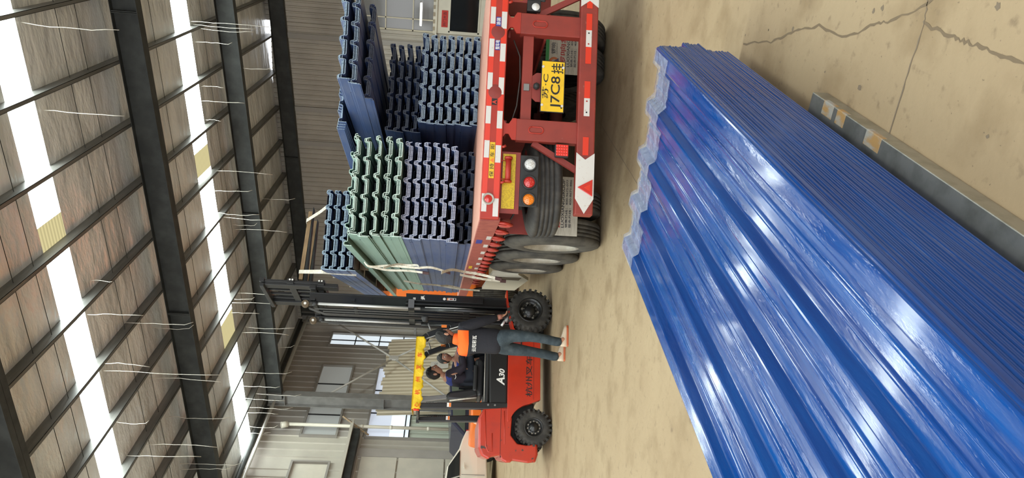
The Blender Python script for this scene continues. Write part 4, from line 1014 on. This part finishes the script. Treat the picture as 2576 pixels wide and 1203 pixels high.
# seat
st = MB(); st.prism([(.50,1.0),(1.02,1.0),(1.08,1.05),(1.05,1.14),(.62,1.12),(.48,1.08)], 'y', .36, .86, 'black_seat'); st = st.build('seat', None, FK, .04, 3)
mb = MB(); mb.prism([(.50,1.06),(.62,1.10),(.55,1.50),(.50,1.56),(.43,1.54),(.42,1.30)], 'y', .38, .84, 'black_seat'); mb.build('backrest', None, FK, .04, 3)
mb = MB(); mb.tube([(.46,.34,1.10),(.44,.34,1.25),(.40,.34,1.50)], .012, 6, 'strap'); mb.build('seat_belt', None, FK)
mb = MB(); mb.box(.55,.95,.28,.35,1.10,1.16,'black_seat'); mb.build('armrest', None, FK, .02, 3)
mb = MB(); mb.cyl((1.45,.62,.75),(1.30,.62,1.22),.03,n=12,m='black_plastic'); mb.build('steering_column', None, FK)
mb = MB(); c = Vector((1.29,.62,1.25)); x, y, d = frame((-.35,0,1)); mb.tube([c+(x*cos(t)+y*sin(t))*.17 for t in [2*pi*i/24 for i in range(25)]], .014, 8, 'black_plastic'); mb.bar(c-x*.16, c+x*.16, .02, .01, 'black_plastic'); mb.build('steering_wheel', None, FK)
for k, yy in enumerate((.25,.31,.37)): mb = MB(); mb.tube([(1.5,yy,1.05),(1.46,yy,1.28)], .008, 6, 'chrome'); mb.cyl((1.46,yy,1.27),(1.455,yy,1.31),.018,n=8,m='black_plastic'); mb.build('control_lever', None, FK)
# work lamps on the front pillars
for yy in (W0+.02, W1-.02):
    mb = MB(); mb.lathe([(0,.001),(.01,.04),(.06,.06),(.075,.062),(.08,.055),(.075,.001)], (1.52,yy,1.93), (1,0,0), 20, 'black_plastic'); wl = mb.build('work_lamp', None, FK)
    mb = MB(); mb.cyl((1.50,yy,1.88),(1.40,yy,1.84),.012,n=8,m='steel_grey'); mb.build('lamp_stalk', None, wl)
    mb = MB(); mb.box(1.43,1.47,yy-.06,yy-.05,1.60,1.68,'orange_label'); mb.build('orange_marker', None, FK)
# mast: outer rails, inner rails, cylinders, chains, cross members
for yy in (.20, 1.02):
    mb = MB()
    for x0, x1, y0, y1 in ((1.82,1.99,yy-.01,yy+.012),(1.82,1.84,yy-.05,yy+.05),(1.97,1.99,yy-.05,yy+.05)): mb.box(x0,x1,y0,y1,.42,2.25,'black_paint')
    mb.build('outer_rail', None, FK, .003)
    s = 1 if yy < .6 else -1
    mb = MB(); y2 = yy+.06*s
    for x0, x1, y0, y1 in ((1.79,1.96,y2-.008,y2+.01),(1.79,1.81,y2-.04,y2+.04),(1.94,1.96,y2-.04,y2+.04)): mb.box(x0,x1,y0,y1,.60,3.72,'black_paint')
    mb.build('inner_rail', None, FK, .003)
    mb = MB(); mb.cyl((1.78,yy+.03*s,2.0),(1.78,yy+.03*s,3.58),.021,n=14,m='chrome'); mb.cyl((1.78,yy+.03*s,.45),(1.78,yy+.03*s,2.02),.036,n=14,m='black_paint'); mb.cyl((1.78,yy+.03*s,3.58),(1.78,yy+.03*s,3.66),.035,n=12,m='black_plastic'); mb.build('lift_cylinder', None, FK)
    mb = MB(); mb.tube([(1.72,yy+.09*s,.9),(1.72,yy+.09*s,3.62)], .012, 6, 'hose'); mb.tube([(1.69,yy+.11*s,.9),(1.69,yy+.11*s,3.5)], .010, 6, 'hose'); mb.build('lift_chain', None, FK)
    mb = MB(); mb.cyl((1.76,yy-.02,3.76),(1.76,yy+.04,3.76),.055,n=20,m='wood_dark'); mb.cyl((1.76,yy-.03,3.76),(1.76,yy+.05,3.76),.02,n=12,m='white'); mb.build('hose_pulley', None, FK)
    mb = MB(); mb.cyl((1.62,yy-.0,.70),(1.80,yy-.0,.62),.03,n=10,m='steel_grey'); mb.cyl((1.55,yy,.76),(1.66,yy,.70),.02,n=10,m='chrome'); mb.build('tilt_cylinder', None, FK)
for k, (z, x, h) in enumerate(((2.16,1.80,.09),(1.30,1.84,.10),(.50,1.86,.12),(3.66,1.84,.07),(3.05,1.86,.05))):
    mb = MB()
    if k == 0: mb.bar((x+.08,.10,z),(x-.04,.16,z),.02,h,'black_paint'); mb.bar((x-.04,.16,z),(x-.06,1.06,z),.02,h,'black_paint'); mb.bar((x-.06,1.06,z),(x+.08,1.12,z),.02,h,'black_paint')
    else: mb.box(x-.02,x+.02,.2,1.02,z-h/2,z+h/2,'black_paint')
    mb.build('mast_crossbar', None, FK)
mb = MB(); mb.tube([(1.72,.50,1.0),(1.72,.50,3.5),(1.80,.50,3.75),(1.88,.5,3.6)], .013, 6, 'hose'); mb.tube([(1.72,.56,1.0),(1.72,.56,3.5),(1.80,.56,3.75),(1.88,.56,3.6)], .013, 6, 'hose'); mb.build('mast_hose', None, FK)
mb = MB(); mb.tube([(1.80,.22,.95),(1.80,.20,1.5),(1.79,.2,1.95)], .009, 6, 'chrome'); mb.build('pressure_pipe', None, FK)
# mast decals on the camera side
q = MB(); q.box(1.87,1.965,.138,.146,1.06,2.24,'black_paint'); mp = q.build('mast_side_plate', None, FK, .003)
q = MB(); q.prism([(1.90,2.02),(1.925,1.965),(1.95,2.02)], 'y', .135, .1375, 'white'); q.prism([(1.90,2.02),(1.90,1.965),(1.915,1.965),(1.915,2.02)], 'y', .135, .1375, 'white'); q.build('maker_mark', None, mp)
text('A', .05, .05, 'white', mp, (1.935, .1345, 1.99), bold=.02); text('2', .02, .04, 'white', mp, (1.90, .1345, 1.98), bold=.02)
q = MB(); q.box(1.885,1.92,.135,.1375,2.10,2.14,'white'); q.build('small_label', None, mp)
q = MB(); q.lathe([(0,.022),(-.002,.001)], (1.92,.137,1.66), (0,1,0), 18, 'white'); q.build('round_label', None, mp)
q = MB(); q.box(1.90,1.94,.134,.137,1.48,1.62,'white'); q.box(1.902,1.938,.132,.135,1.60,1.618,'orange_label'); q.box(1.905,1.935,.132,.135,1.49,1.515,'text_dark'); q.box(1.91,1.93,.132,.135,1.53,1.58,'text_red'); q.build('caution_label', None, mp)
# raised carriage with side-shift frame and backrest
cg = MB(); cg.box(1.98,2.04,.12,1.10,4.40,4.46,'black_paint'); cg.box(1.98,2.04,.12,1.10,3.62,3.72,'black_paint'); cg.box(2.04,2.12,.10,1.12,3.50,3.60,'black_paint'); cg.box(2.04,2.12,.10,1.12,3.96,4.06,'black_paint')
for yy in (.12,.30,.48,.66,.84,1.04): cg.box(2.06,2.10,yy,yy+.05,3.5,4.46,'black_paint')
cg.box(2.05,2.12,.10,1.12,4.40,4.47,'black_paint'); cg.box(2.02,2.08,.14,.30,3.30,4.4,'black_paint'); cg.box(2.02,2.08,.92,1.08,3.30,4.4,'black_paint')
cg = cg.build('carriage', None, FK, .004)
q = MB(); q.cyl((2.0,.3,3.56),(2.0,.9,3.56),.035,n=12,m='steel_dark'); q.cyl((2.0,.5,3.36),(2.0,.8,3.36),.04,n=12,m='wood_dark'); q.build('side_shift_cylinder', None, cg)
for zz in (3.98,4.02,3.54,3.58): q = MB(); q.cyl((2.10,.098,zz),(2.10,.09,zz),.014,n=8,m='white'); q.build('frame_bolt', None, cg)
for k, yy in enumerate((.34,.80)):
    mb = MB(); mb.prism([(2.10,4.32),(2.15,4.32),(2.15,3.87),(3.45,3.875),(3.48,3.87),(3.45,3.86),(2.17,3.82),(2.10,3.83)], 'y', yy, yy+.12, 'steel_dark'); mb.build('fork_tine', None, FK, .004)
# planks over the tines and the slings that hold the bundle
pk = None
for k, (x, dx) in enumerate(((2.35,0),(2.35,.11))):
    mb = MB(); mb.box(-.60,.60,-.05,.05,0,.06); o = mb.build('wooden_plank', 'wood'); o.location = fp(2.80+.05*k, .40+k*.46, 3.881); o.rotation_euler = (0,0,FA+R(1.5))
    tag(o, ['nearer wooden plank laid along the raised fork tines','farther wooden plank laid along the raised fork tines'][k], 'plank', 'planks on the fork tines')
for k, (xf, nmn) in enumerate(((2.33,'near'),(3.22,'far'))):
    mb = MB(); A = fp(xf, .34, 3.95); B = tp((-1.42,-.38)[k], 4.4+.3*k, 3.36); C_ = tp((-1.43,-.37)[k], 4.4+.3*k, 2.9)
    mb.tape([fp(xf,.98,3.95), fp(xf,.62,3.955), A, (A+B)/2-Vector((0,0,.02)), B, (B+C_)/2, C_], dF*.06, .006); o = mb.build('lifting_sling', 'strap')
    tag(o, ['white lifting sling at the left end of the fork tines','white lifting sling at the tips of the fork tines'][k], 'sling', 'slings around the slung bundle')

# ================================================================== PEOPLE
def skin(name, verts, edges, rad, m, parent=None, root=0, sub=2, smooth=True):
    me = bpy.data.meshes.new(name); me.from_pydata([tuple(v) for v in verts], edges, []); me.update()
    o = bpy.data.objects.new(name, me); COL.objects.link(o)
    sk_ = o.modifiers.new('k', 'SKIN'); sk_.use_smooth_shade = True
    me.skin_vertices[0].data[root].use_root = True
    for i, r in enumerate(rad):
        me.skin_vertices[0].data[i].radius = r if isinstance(r, tuple) else (r, r)
    s = o.modifiers.new('s', 'SUBSURF'); s.levels = s.render_levels = sub
    bpy.context.view_layer.update(); dg = bpy.context.evaluated_depsgraph_get()
    nm = bpy.data.meshes.new_from_object(o.evaluated_get(dg)); bpy.data.objects.remove(o)
    nm.name = name; nm.materials.clear(); nm.materials.append(MT[m])
    for p in nm.polygons: p.use_smooth = True
    q = bpy.data.objects.new(name, nm); COL.objects.link(q); q.parent = parent; return q
class Sk:
    def __init__(s): s.v = []; s.e = []; s.r = []
    def add(s, p, r, prev=None):
        s.v.append(Vector(p)); s.r.append(r)
        if prev is not None: s.e.append((prev, len(s.v)-1))
        return len(s.v)-1
    def chain(s, pts, prev=None):
        for p, r in pts: prev = s.add(p, r, prev)
        return prev
def hand_chain(sk, wrist, fwd, side, nrm, prev, curl=.35, k=1.0):
    """palm and five separate fingers"""
    f, s_, n = Vector(fwd).normalized(), Vector(side).normalized(), Vector(nrm).normalized()
    w = Vector(wrist); palm = sk.add(w+f*.045*k, (.030*k,.016*k), prev)
    for i, (o, l) in enumerate(((-.026,.062),(-.009,.070),(.009,.066),(.025,.052))):
        b = w+f*.085*k+s_*o*k; d = f
        q = sk.add(b, .0095*k, palm)
        for j, sl in enumerate((.42,.32,.26)):
            d = (d*cos(curl*(j+1)*.7)+n*sin(curl*(j+1)*.7)).normalized(); b = b+d*l*sl*k; q = sk.add(b, (.0085-.001*j)*k, q)
    b = w+f*.03*k-s_*.03*k; q = sk.add(b, .011*k, palm)
    d = (f*.7-s_*.6+n*.3).normalized(); b = b+d*.035*k; q = sk.add(b, .0095*k, q); b = b+(f*.9+n*.3).normalized()*.028*k; sk.add(b, .008*k, q)
def head(parent, c, face, m, hair_m='hair', k=1.0, tilt=0, hairlen=0):
    """sculpted head: c centre, face = horizontal facing direction; returns head mesh"""
    f = Vector(face).normalized(); z = Vector((0,0,1)); z = (z + f*tilt).normalized(); s_ = z.cross(f).normalized(); f = s_.cross(z)
    mb = MB(); nu, nv = 32, 24; G = []
    def g(a, c_, w_): return math.exp(-((a-c_)/w_)**2)
    for j in range(nv+1):
        ph = pi*j/nv; row = []
        for i in range(nu):
            th = 2*pi*i/nu; x, y, zz = sin(ph)*cos(th), sin(ph)*sin(th), cos(ph)     # x = forward
            X, Y, Z = x*.098, y*.076, zz*.122
            if zz < 0: Y *= 1-.32*(-zz)**1.5; X *= (1-.12*(-zz)) if x > 0 else 1-.35*(-zz)
            if x > 0:
                ay = abs(Y)
                X += .026*g(Y,0,.012)*g(Z,-.022,.022) + .010*g(Y,0,.009)*g(Z,.005,.02)      # nose
                X -= .014*g(ay,.032,.016)*g(Z,.008,.014)                                     # eye sockets
                X += .006*g(Z,.028,.012)*g(ay,.03,.02)                                       # brow
                X += .008*g(Y,0,.022)*g(Z,-.056,.007) + .008*g(Y,0,.02)*g(Z,-.068,.006)      # lips
                X += .010*g(Y,0,.02)*g(Z,-.10,.018)                                          # chin
                X += .006*g(ay,.045,.018)*g(Z,-.025,.025)                                    # cheeks
            row.append(mb.V(Vector(c)+(f*X+s_*Y+z*Z)*k))
        G.append(row)
    for j in range(nv):
        for i in range(nu):
            a = [G[j][i], G[j][(i+1)%nu], G[j+1][(i+1)%nu], G[j+1][i]]
            mid = sum((v.co for v in a), Vector())/4 - Vector(c); X, Y, Z = mid.dot(f)/k, mid.dot(s_)/k, mid.dot(z)/k
            mm = m
            if X > .07 and abs(Y) < .026 and -.073 < Z < -.052: mm = 'lips'
            if X > .075 and .018 < abs(Y) < .05 and .026 < Z < .038: mm = hair_m
            mb.face(a, mm, True)
    h = mb.build('head', None, parent)
    for sg in (-1, 1):
        e = MB(); cc = Vector(c)+(f*.079+s_*.031*sg+z*.008)*k; e.lathe([(-.012*k,.001),(-.009*k,.009*k),(0,.012*k),(.009*k,.009*k),(.012*k,.001)], cc, f, 12, 'refl_white'); e.lathe([(.0105*k,.005*k),(.0135*k,.001)], cc, f, 10, 'black_ink'); e.build('eye', None, h)
        e = MB(); cc = Vector(c)+(-f*.008+s_*.074*sg+z*-.008)*k
        rg = []
        for t, sc_ in ((-.006,.75),(.0,1),(.012,1.05),(.016,.6)):
            rg.append([cc + (s_*sg*t + f*(.018*sc_*cos(a)-.004) + z*.031*sc_*sin(a))*k for a in [2*pi*q/14 for q in range(14)]])
        e.loft(rg, m); e.build('ear', None, h)
    # hair cap
    hb = MB(); G = []
    for j in range(15):
        row = []
        for i in range(nu):
            th = 2*pi*i/nu; fx = cos(th)
            lim = .43*pi if fx > .55 else (.62 if fx > -.1 else .74+hairlen)*pi if True else 0
            if .1 < fx <= .55: lim = (.43+.19*(.55-fx)/.45)*pi
            if fx > .55: lim = .36*pi
            ph = lim*j/14; rr = 1.10 + .03*sin(th*5+j) + (.03 if j < 10 else 0)
            if j == 14: rr = 1.0
            x, y, zz = sin(ph)*cos(th), sin(ph)*sin(th), cos(ph); X, Y, Z = x*.098*rr, y*.076*rr*1.02, zz*.122*rr
            if zz < 0: Y *= 1-.2*(-zz)**1.5; X *= 1-.25*(-zz)
            row.append(hb.V(Vector(c)+(f*X+s_*Y+z*Z)*k))
        G.append(row)
    for j in range(14):
        for i in range(nu): hb.face([G[j][i], G[j][(i+1)%nu], G[j+1][(i+1)%nu], G[j+1][i]], None, True)
    hb.build('hair', hair_m, parent)
    return h
def shoe(parent, heel, toe, m='shoe_cream'):
    h, t = Vector(heel), Vector(toe); d = (t-h); L = d.length; d.normalize(); s_ = Vector((-d.y, d.x, 0)); rings = []
    sole = []
    for u, w_, hh in ((-.03,.024,.085),(.03,.038,.10),(.25,.042,.10),(.45,.042,.085),(.65,.046,.065),(.85,.044,.05),(1.0,.026,.035)):
        p = h+d*L*u; rings.append([p+s_*w_*cos(a)*(1 if sin(a) < .3 else .8)+Vector((0,0,.012+max(0,sin(a))*hh+0)) for a in [2*pi*k/12 for k in range(12)]])
        sole.append([p+s_*(w_+.004)*q+Vector((0,0,zz)) for q, zz in ((-1,0),(1,0),(1.02,.026),(-1.02,.026))])
    mb = MB(); mb.loft(rings, m); o = mb.build('shoe', None, parent)
    q = MB(); q.loft(sole, 'shoe_orange', smooth=False); q.build('sole', None, o, .004)
    q = MB()
    for k in range(4): p = h+d*L*(.42+k*.07); q.tube([p-s_*.02+Vector((0,0,.085-k*.006)), p+Vector((0,0,.093-k*.008)), p+s_*.02+Vector((0,0,.085-k*.006))], .004, 5, 'white')
    q.build('laces', None, o)
def paint(o, test, m):
    me = o.data; me.materials.append(MT[m]); idx = len(me.materials)-1
    for p in me.polygons:
        if test(p.center): p.material_index = idx

# --- standing man, seen from behind: local x = camera right, y = away
A0 = math.atan2(.5, .86)
PM = empty('person', (-5.13, 8.45, 0), A0, 'standing man in a black jacket with orange shoulders, back turned, beside the forklift', 'person')
hipL, hipR = (-.10,.06,.88), (.08,-.05,.88)
ankL, ankR = (-.17,.16,.10), (.03,-.06,.10)
neck = (-.01,.05,1.44); hc = Vector((.03,.06,1.605))
shL, shR = (-.15,.13,1.37), (.16,-.04,1.38)
elR, wrR = (.25,-.02,1.12), (.31,.06,.93)
elL, wrL = (-.12,.36,1.20), (.02,.48,1.28)
def add_body(sk, leg=True, arms=True, bare=1.0):
    pel = sk.add((-.01,.0,.94), (.11*bare,.085*bare)); ch = sk.chain([((-.005,.02,1.10),(.15*bare,.10*bare)),((0,.04,1.28),(.165*bare,.11*bare)),((0,.05,1.37),(.11*bare,.09*bare))], pel); return pel, ch
# body (one continuous surface)
s = Sk(); pel, ch = add_body(s, bare=.85)
nk = s.chain([(neck,.05),((.01,.055,1.52),.048)], ch)
for hp, kn, an in ((hipL,(-.12,.10,.48),ankL),(hipR,(.075,-.08,.48),ankR)): s.chain([(hp,.055),(kn,.05),(an,.036),((an[0]+.05,an[1],.05),.03)], pel)
pr = s.chain([(shR,.055),(elR,.040),(wrR,.026)], ch); hand_chain(s, wrR, (.35,.15,-.9), (.1,-1,0), (.9,.2,.3), pr, .5, 1.1)
pl = s.chain([(shL,.055),(elL,.040),(wrL,.026)], ch); hand_chain(s, wrL, (.8,.5,.2), (0,0,-1), (.3,-.8,0), pl, .6, 1.0)
skin('body', s.v, s.e, s.r, 'skin', PM)
head(PM, hc, (.86,.52,0), 'skin', k=1.0, tilt=.12, hairlen=.06)
# jacket
s = Sk(); pel = s.add((-.005,.0,.84), (.185,.135)); ch = s.chain([((-.005,.0,.98),(.18,.13)),((0,.02,1.14),(.185,.13)),((0,.04,1.28),(.195,.13)),((0,.045,1.38),(.13,.105)),((.0,.05,1.45),.068)], pel)
ci = 4
s.chain([(shR,.088),((.215,-.04,1.24),.080),(elR,.070),((.285,.03,1.02),.062),(wrR,.048)], ci)
s.chain([(shL,.082),((-.16,.26,1.27),.070),(elL,.058),(wrL,.044)], ci)
jk = skin('jacket', s.v, s.e, s.r, 'jacket_orange', PM)
mb = MB(); mb.lathe([(-.03,.072),(-.01,.078),(.03,.074),(.05,.066)], (0,.05,1.455), (0.1,.15,1), 20, 'orange_cloth'); mb.build('collar', None, PM)
t = text('云阳彩瓦', .21, .055, 'white', PM, (-.045,-.118,1.235), rot=(pi/2+R(4), 0, R(-8)), bold=.014)
# trousers
s = Sk(); pel = s.add((-.01,.0,.98), (.13,.10)); pel = s.add((-.01,.0,.90), (.125,.10), pel)
for hp, kn, an in ((hipL,(-.12,.10,.48),ankL),(hipR,(.075,-.08,.48),ankR)):
    an2 = (an[0]-.005, an[1], .075); s.chain([((hp[0],hp[1],.84),(.098,.098)),((hp[0]*.9+kn[0]*.1,hp[1],.68),.088),(kn,.070),((kn[0]*.5+an[0]*.5,kn[1]*.5+an[1]*.5,.30),.066),((an2[0],an2[1],.16),.064),(an2,.062)], pel)
tr = skin('jeans', s.v, s.e, s.r, 'denim', PM)
for an in (ankL, ankR): shoe(PM, (an[0]-.055, an[1]-.01, 0), (an[0]+.21, an[1]+.05, 0))
# glove
mb = MB(); mb.cyl(wrR, (wrR[0]+.012, wrR[1]+.004, wrR[2]-.05), .036, .033, n=14, m='glove'); mb.build('glove_cuff', None, PM)
# phone strap hint: face mask ribbon behind the ear
mb = MB(); mb.tube([hc+Vector((.05,-.07,-.03)), hc+Vector((.02,-.083,0))], .004, 6, 'white'); mb.build('mask_loop', None, PM)

# --- seated driver: local frame of the forklift (x forward)
PD = empty('person', fp(.78,.60,1.10), FA, 'seated forklift driver in a dark jacket with blue shoulders, face turned sideways', 'person')
def seated(P, face, jm, jc, lean=0):
    hipL_, hipR_ = (.0,.10,.10), (.0,-.10,.10)
    kn = ((.42,.12,.12),(.42,-.12,.12)); an = ((.52,.12,-.32),(.52,-.12,-.32))
    s = Sk(); pel = s.add((0,0,.10), (.10,.13)); ch = s.chain([((.0,0,.28),(.09,.12)),((.04,0,.42),(.10,.14))], pel); s.chain([((.06,0,.50),.05),((.09,0,.56),.046)], ch)
    for i, hp in enumerate((hipL_, hipR_)): s.chain([(hp,.075),(kn[i],.05),(an[i],.036),((an[i][0]+.1,an[i][1],an[i][2]-.04),.03)], pel)
    for sg in (1,-1):
        wr = (.44,.10*sg,.26); pr = s.chain([((.04,.19*sg,.42),.052),((.14,.24*sg,.20),.042),(wr,.027)], ch); hand_chain(s, wr, (.8,-.1*sg,.3), (0,-1*sg,0), (.3,0,-.9), pr, .7)
    skin('body', s.v, s.e, s.r, 'skin', P)
    head(P, Vector((.10,.0,.645)), face, 'skin', tilt=-.05)
    s = Sk(); pel = s.add((0,0,.08), (.135,.175)); ch = s.chain([((.0,0,.24),(.125,.17)),((.03,0,.38),(.13,.18)),((.05,0,.46),(.09,.10)),((.07,0,.51),.062)], pel)
    for sg in (1,-1): s.chain([((.04,.19*sg,.41),.078),((.09,.225*sg,.30),.068),((.14,.24*sg,.20),.062),((.30,.17*sg,.23),.05),((.42,.11*sg,.26),.042)], 2)
    j = skin('jacket', s.v, s.e, s.r, 'jacket_blue', P)
    s = Sk(); pel = s.add((0,0,.09), (.12,.16))
    for i, hp in enumerate((hipL_, hipR_)): s.chain([(hp,.095),(kn[i],.068),((.48,kn[i][1],-.1),.06),((an[i][0],an[i][1],-.28),.055)], pel)
    skin('trousers', s.v, s.e, s.r, 'denim_dark', P)
    for sg in (1,-1):
        mb = MB(); rings = []
        for u, w_, hh in ((-.06,.03,.07),(.05,.04,.08),(.15,.042,.05),(.20,.02,.03)): rings.append([(.52+u, .12*sg+w_*cos(a), -.40+max(0,sin(a))*hh) for a in [2*pi*q/10 for q in range(10)]])
        mb.loft(rings, 'black_ink'); mb.build('shoe', None, P)
seated(PD, (.80,-.35,0), 'cloth_plum', 'cloth_blue')
mb = MB(); mb.tube([(-.05,-.245,.335),(-.02,-.26,.32),(.02,-.262,.335)], .005, 5, 'white'); mb.build('jacket_mark', None, PD)
# --- man standing beyond the forklift, facing the camera
PB = empty('person', fp(1.38,1.60,0), FA, 'man in a blue and black jacket standing beyond the driver, face to the camera', 'person')
s = Sk(); pel = s.add((0,0,.92), (.10,.14)); ch = s.chain([((0,0,1.12),(.10,.14)),((0,0,1.30),(.11,.155)),((0,0,1.38),(.08,.10))], pel); s.chain([((0,0,1.44),.05),((0,-.01,1.50),.047)], ch)
for sg in (1,-1):
    s.chain([((.10*sg,0,.86),.075),((.11*sg,-.02,.48),.05),((.11*sg,0,.10),.036),((.12*sg,-.10,.04),.03)], pel)
    wr = (.10*sg,-.26,1.15); pr = s.chain([((.18*sg,0,1.36),.052),((.24*sg,-.02,1.10),.042),(wr,.027)], ch); hand_chain(s, wr, (-.3*sg,-.8,.2), (0,0,1), (-.5*sg,0,0), pr, .5)
skin('body', s.v, s.e, s.r, 'skin_dark', PB)
head(PB, Vector((0,-.02,1.60)), (.35,-.9,0), 'skin_dark')
s = Sk(); pel = s.add((0,0,.86), (.175,.13)); ch = s.chain([((0,0,1.05),(.17,.125)),((0,0,1.26),(.185,.125)),((0,0,1.38),(.11,.09)),((0,0,1.45),.062)], pel)
for sg in (1,-1): s.chain([((.18*sg,0,1.35),.08),((.24*sg,-.02,1.10),.064),((.10*sg,-.25,1.15),.046)], 2)
j = skin('jacket', s.v, s.e, s.r, 'jacket_blue2', PB)
s = Sk(); pel = s.add((0,0,.90), (.15,.12))
for sg in (1,-1): s.chain([((.09*sg,0,.84),.095),((.11*sg,-.02,.48),.07),((.11*sg,0,.13),.06)], pel)
skin('trousers', s.v, s.e, s.r, 'denim_dark', PB)
for sg in (1,-1): shoe(PB, (.11*sg,.06,0), (.12*sg,-.20,0), 'black_ink')

# ================================================================== VEHICLES BEHIND
def car(name, loc, rz, body, glass, label, k=1.0, cat='car'):
    C = empty(name, loc, rz, label, cat)
    side = [(-2.25,.28),(-2.32,.55),(-2.25,.86),(-1.9,.98),(-1.55,1.06),(-.95,1.38),(-.3,1.45),(.35,1.40),(.95,1.12),(1.6,.96),(2.15,.82),(2.3,.55),(2.25,.25)]
    mb = MB(); rings = []
    for y, ins, up_ in ((-.86,.0,0),(-.90,0,0),(.90,0,0),(.86,0,0)): pass
    P = []
    for y, sc_ in ((-.80,.0),(-.90,.0),(-.90,.0)): pass
    def ring(y, nar): return [(x, y*(1-(max(0, z-.9)/.55)*.28) if nar else y, z) for x, z in side]
    mb.loft([ring(-.88,1), ring(-.45,1), ring(.45,1), ring(.88,1)], body, smooth=False)
    b = mb.build('car_body', None, C, .05, 3)
    for sg in (-1, 1):
        for (xa, xb, xc_, xd) in ((-1.42,-.90,-.42,-.42),(-.36,-.36,.36,.80)):
            mb = MB(); q = [(xa,1.03),(xb if xb != xa else xa,1.34 if xb != xa else 1.38),(xc_,1.38 if xc_ < 0 else 1.33),(xd,1.03 if xd == xc_ or True else 0)]
            vs = []
            for t in (0,.012): vs.append([(x, sg*(.895*(1-(max(0,z-.9)/.55)*.28)+t), z) for x, z in q])
            mb.loft(vs, glass, smooth=False); mb.build('side_window', None, C)
        for x in (-1.42, 1.42):
            mb = MB(); mb.lathe([(0,.19),(-.01,.2),(-.012,.27),(0,.31),(.2,.31)], (x, sg*.90, .31), (0,-sg,0), 28, 'rubber'); wv_ = mb.build('wheel', None, C, recalc=False)
            mb = MB(); mb.lathe([(.0,.2),(.02,.19),(.03,.05),(.01,.001)], (x, sg*.90, .31), (0,-sg,0), 20, 'rim_steel'); mb.build('rim', None, wv_)
        for x in (-.75,.28): mb = MB(); mb.box(x-.10,x+.10,sg*.90-.02,sg*.90+.02,.90,.93,body); mb.build('door_handle', None, C, .008)
        mb = MB(); mb.box(.72,.90,sg*1.0-.09,sg*1.0+.09,.98,1.10,body); mb.build('wing_mirror', None, C, .03)
        mb = MB(); mb.box(-2.3,-2.12,sg*.72-.14,sg*.72+.14,.72,.86,'lens_red'); mb.build('tail_lamp', None, C, .02)
        mb = MB(); mb.box(-.40,-.38,sg*.9-.005,sg*.9+.006,.35,.98,'trim_grey'); mb.build('door_gap', None, C)
    mb = MB(); mb.bar((-1.50,0,1.09),(-1.02,0,1.35),1.25,.02,glass,upv=(-.5,0,1)); mb.build('rear_window', None, C)
    mb = MB(); mb.bar((.98,0,1.13),(.42,0,1.38),1.25,.02,glass,upv=(.5,0,1)); mb.build('windscreen', None, C)
    return C
cc = car('car', (-14.95, 15.75, 0), R(268), 'car_white', 'glass_car', 'cream white saloon car parked beyond the forklift counterweight')
# orange machine and dark blue van-like cab behind the forklift
OB = empty('orange_machine', (-13.2, 17.9, 0), R(70), 'orange machine body parked beside the white car, behind the forklift', 'machine')
mb = MB(); mb.loft([[(x, y, z) for x, z in ((-.9,.15),(-1.0,.45),(-.85,.80),(.85,.80),(1.0,.5),(.9,.15))] for y in (-.7,.7)], 'car_orange', smooth=False); mb.build('machine_body', None, OB, .08, 4)
for x in (-.6,.6):
    for sg in (-1,1): mb = MB(); mb.lathe([(0,.1),(0,.22),(.12,.22)], (x,sg*.72,.22), (0,-sg,0), 20, 'rubber'); mb.build('wheel', None, OB, recalc=False)
VB = empty('van', (-14.9, 19.9, 0), R(75), 'dark blue vehicle with a green-tinted window behind the orange machine', 'van')
mb = MB(); mb.prism([(-1.3,.3),(-1.45,.85),(-.9,1.3),(.9,1.42),(1.9,1.3),(2.3,.9),(2.3,.3)], 'y', -.8, .8, 'car_blue'); mb.build('van_body', None, VB, .06, 3)
for sg in (-1,1):
    mb = MB(); mb.prism([(-1.28,.88),(-.8,1.25),(.8,1.36),(1.0,.88)], 'y', sg*.8, sg*.815, 'glass_green'); mb.build('side_window', None, VB)
    for x in (-.9,1.6): mb = MB(); mb.lathe([(0,.1),(0,.31),(.15,.31)], (x,sg*.82,.31), (0,-sg,0), 20, 'rubber'); mb.build('wheel', None, VB, recalc=False)
# white paper notice on the wall behind the heads
mb = MB(); mb.box(-.004,.004,-.28,.28,-.35,.35,'white'); nb = mb.build('notice_board'); nb.location = (-16.38, 25.0, 1.80); nb.rotation_euler = (0, R(-11), 0)
tag(nb, 'white notice board with dark characters behind the two men in the forklift', 'sign')
for i, q in enumerate(('公','示')): text(q, .14, .14, 'text_dark', nb, (.006, .1-.2*i, .15), rot=(pi/2,0,pi/2))
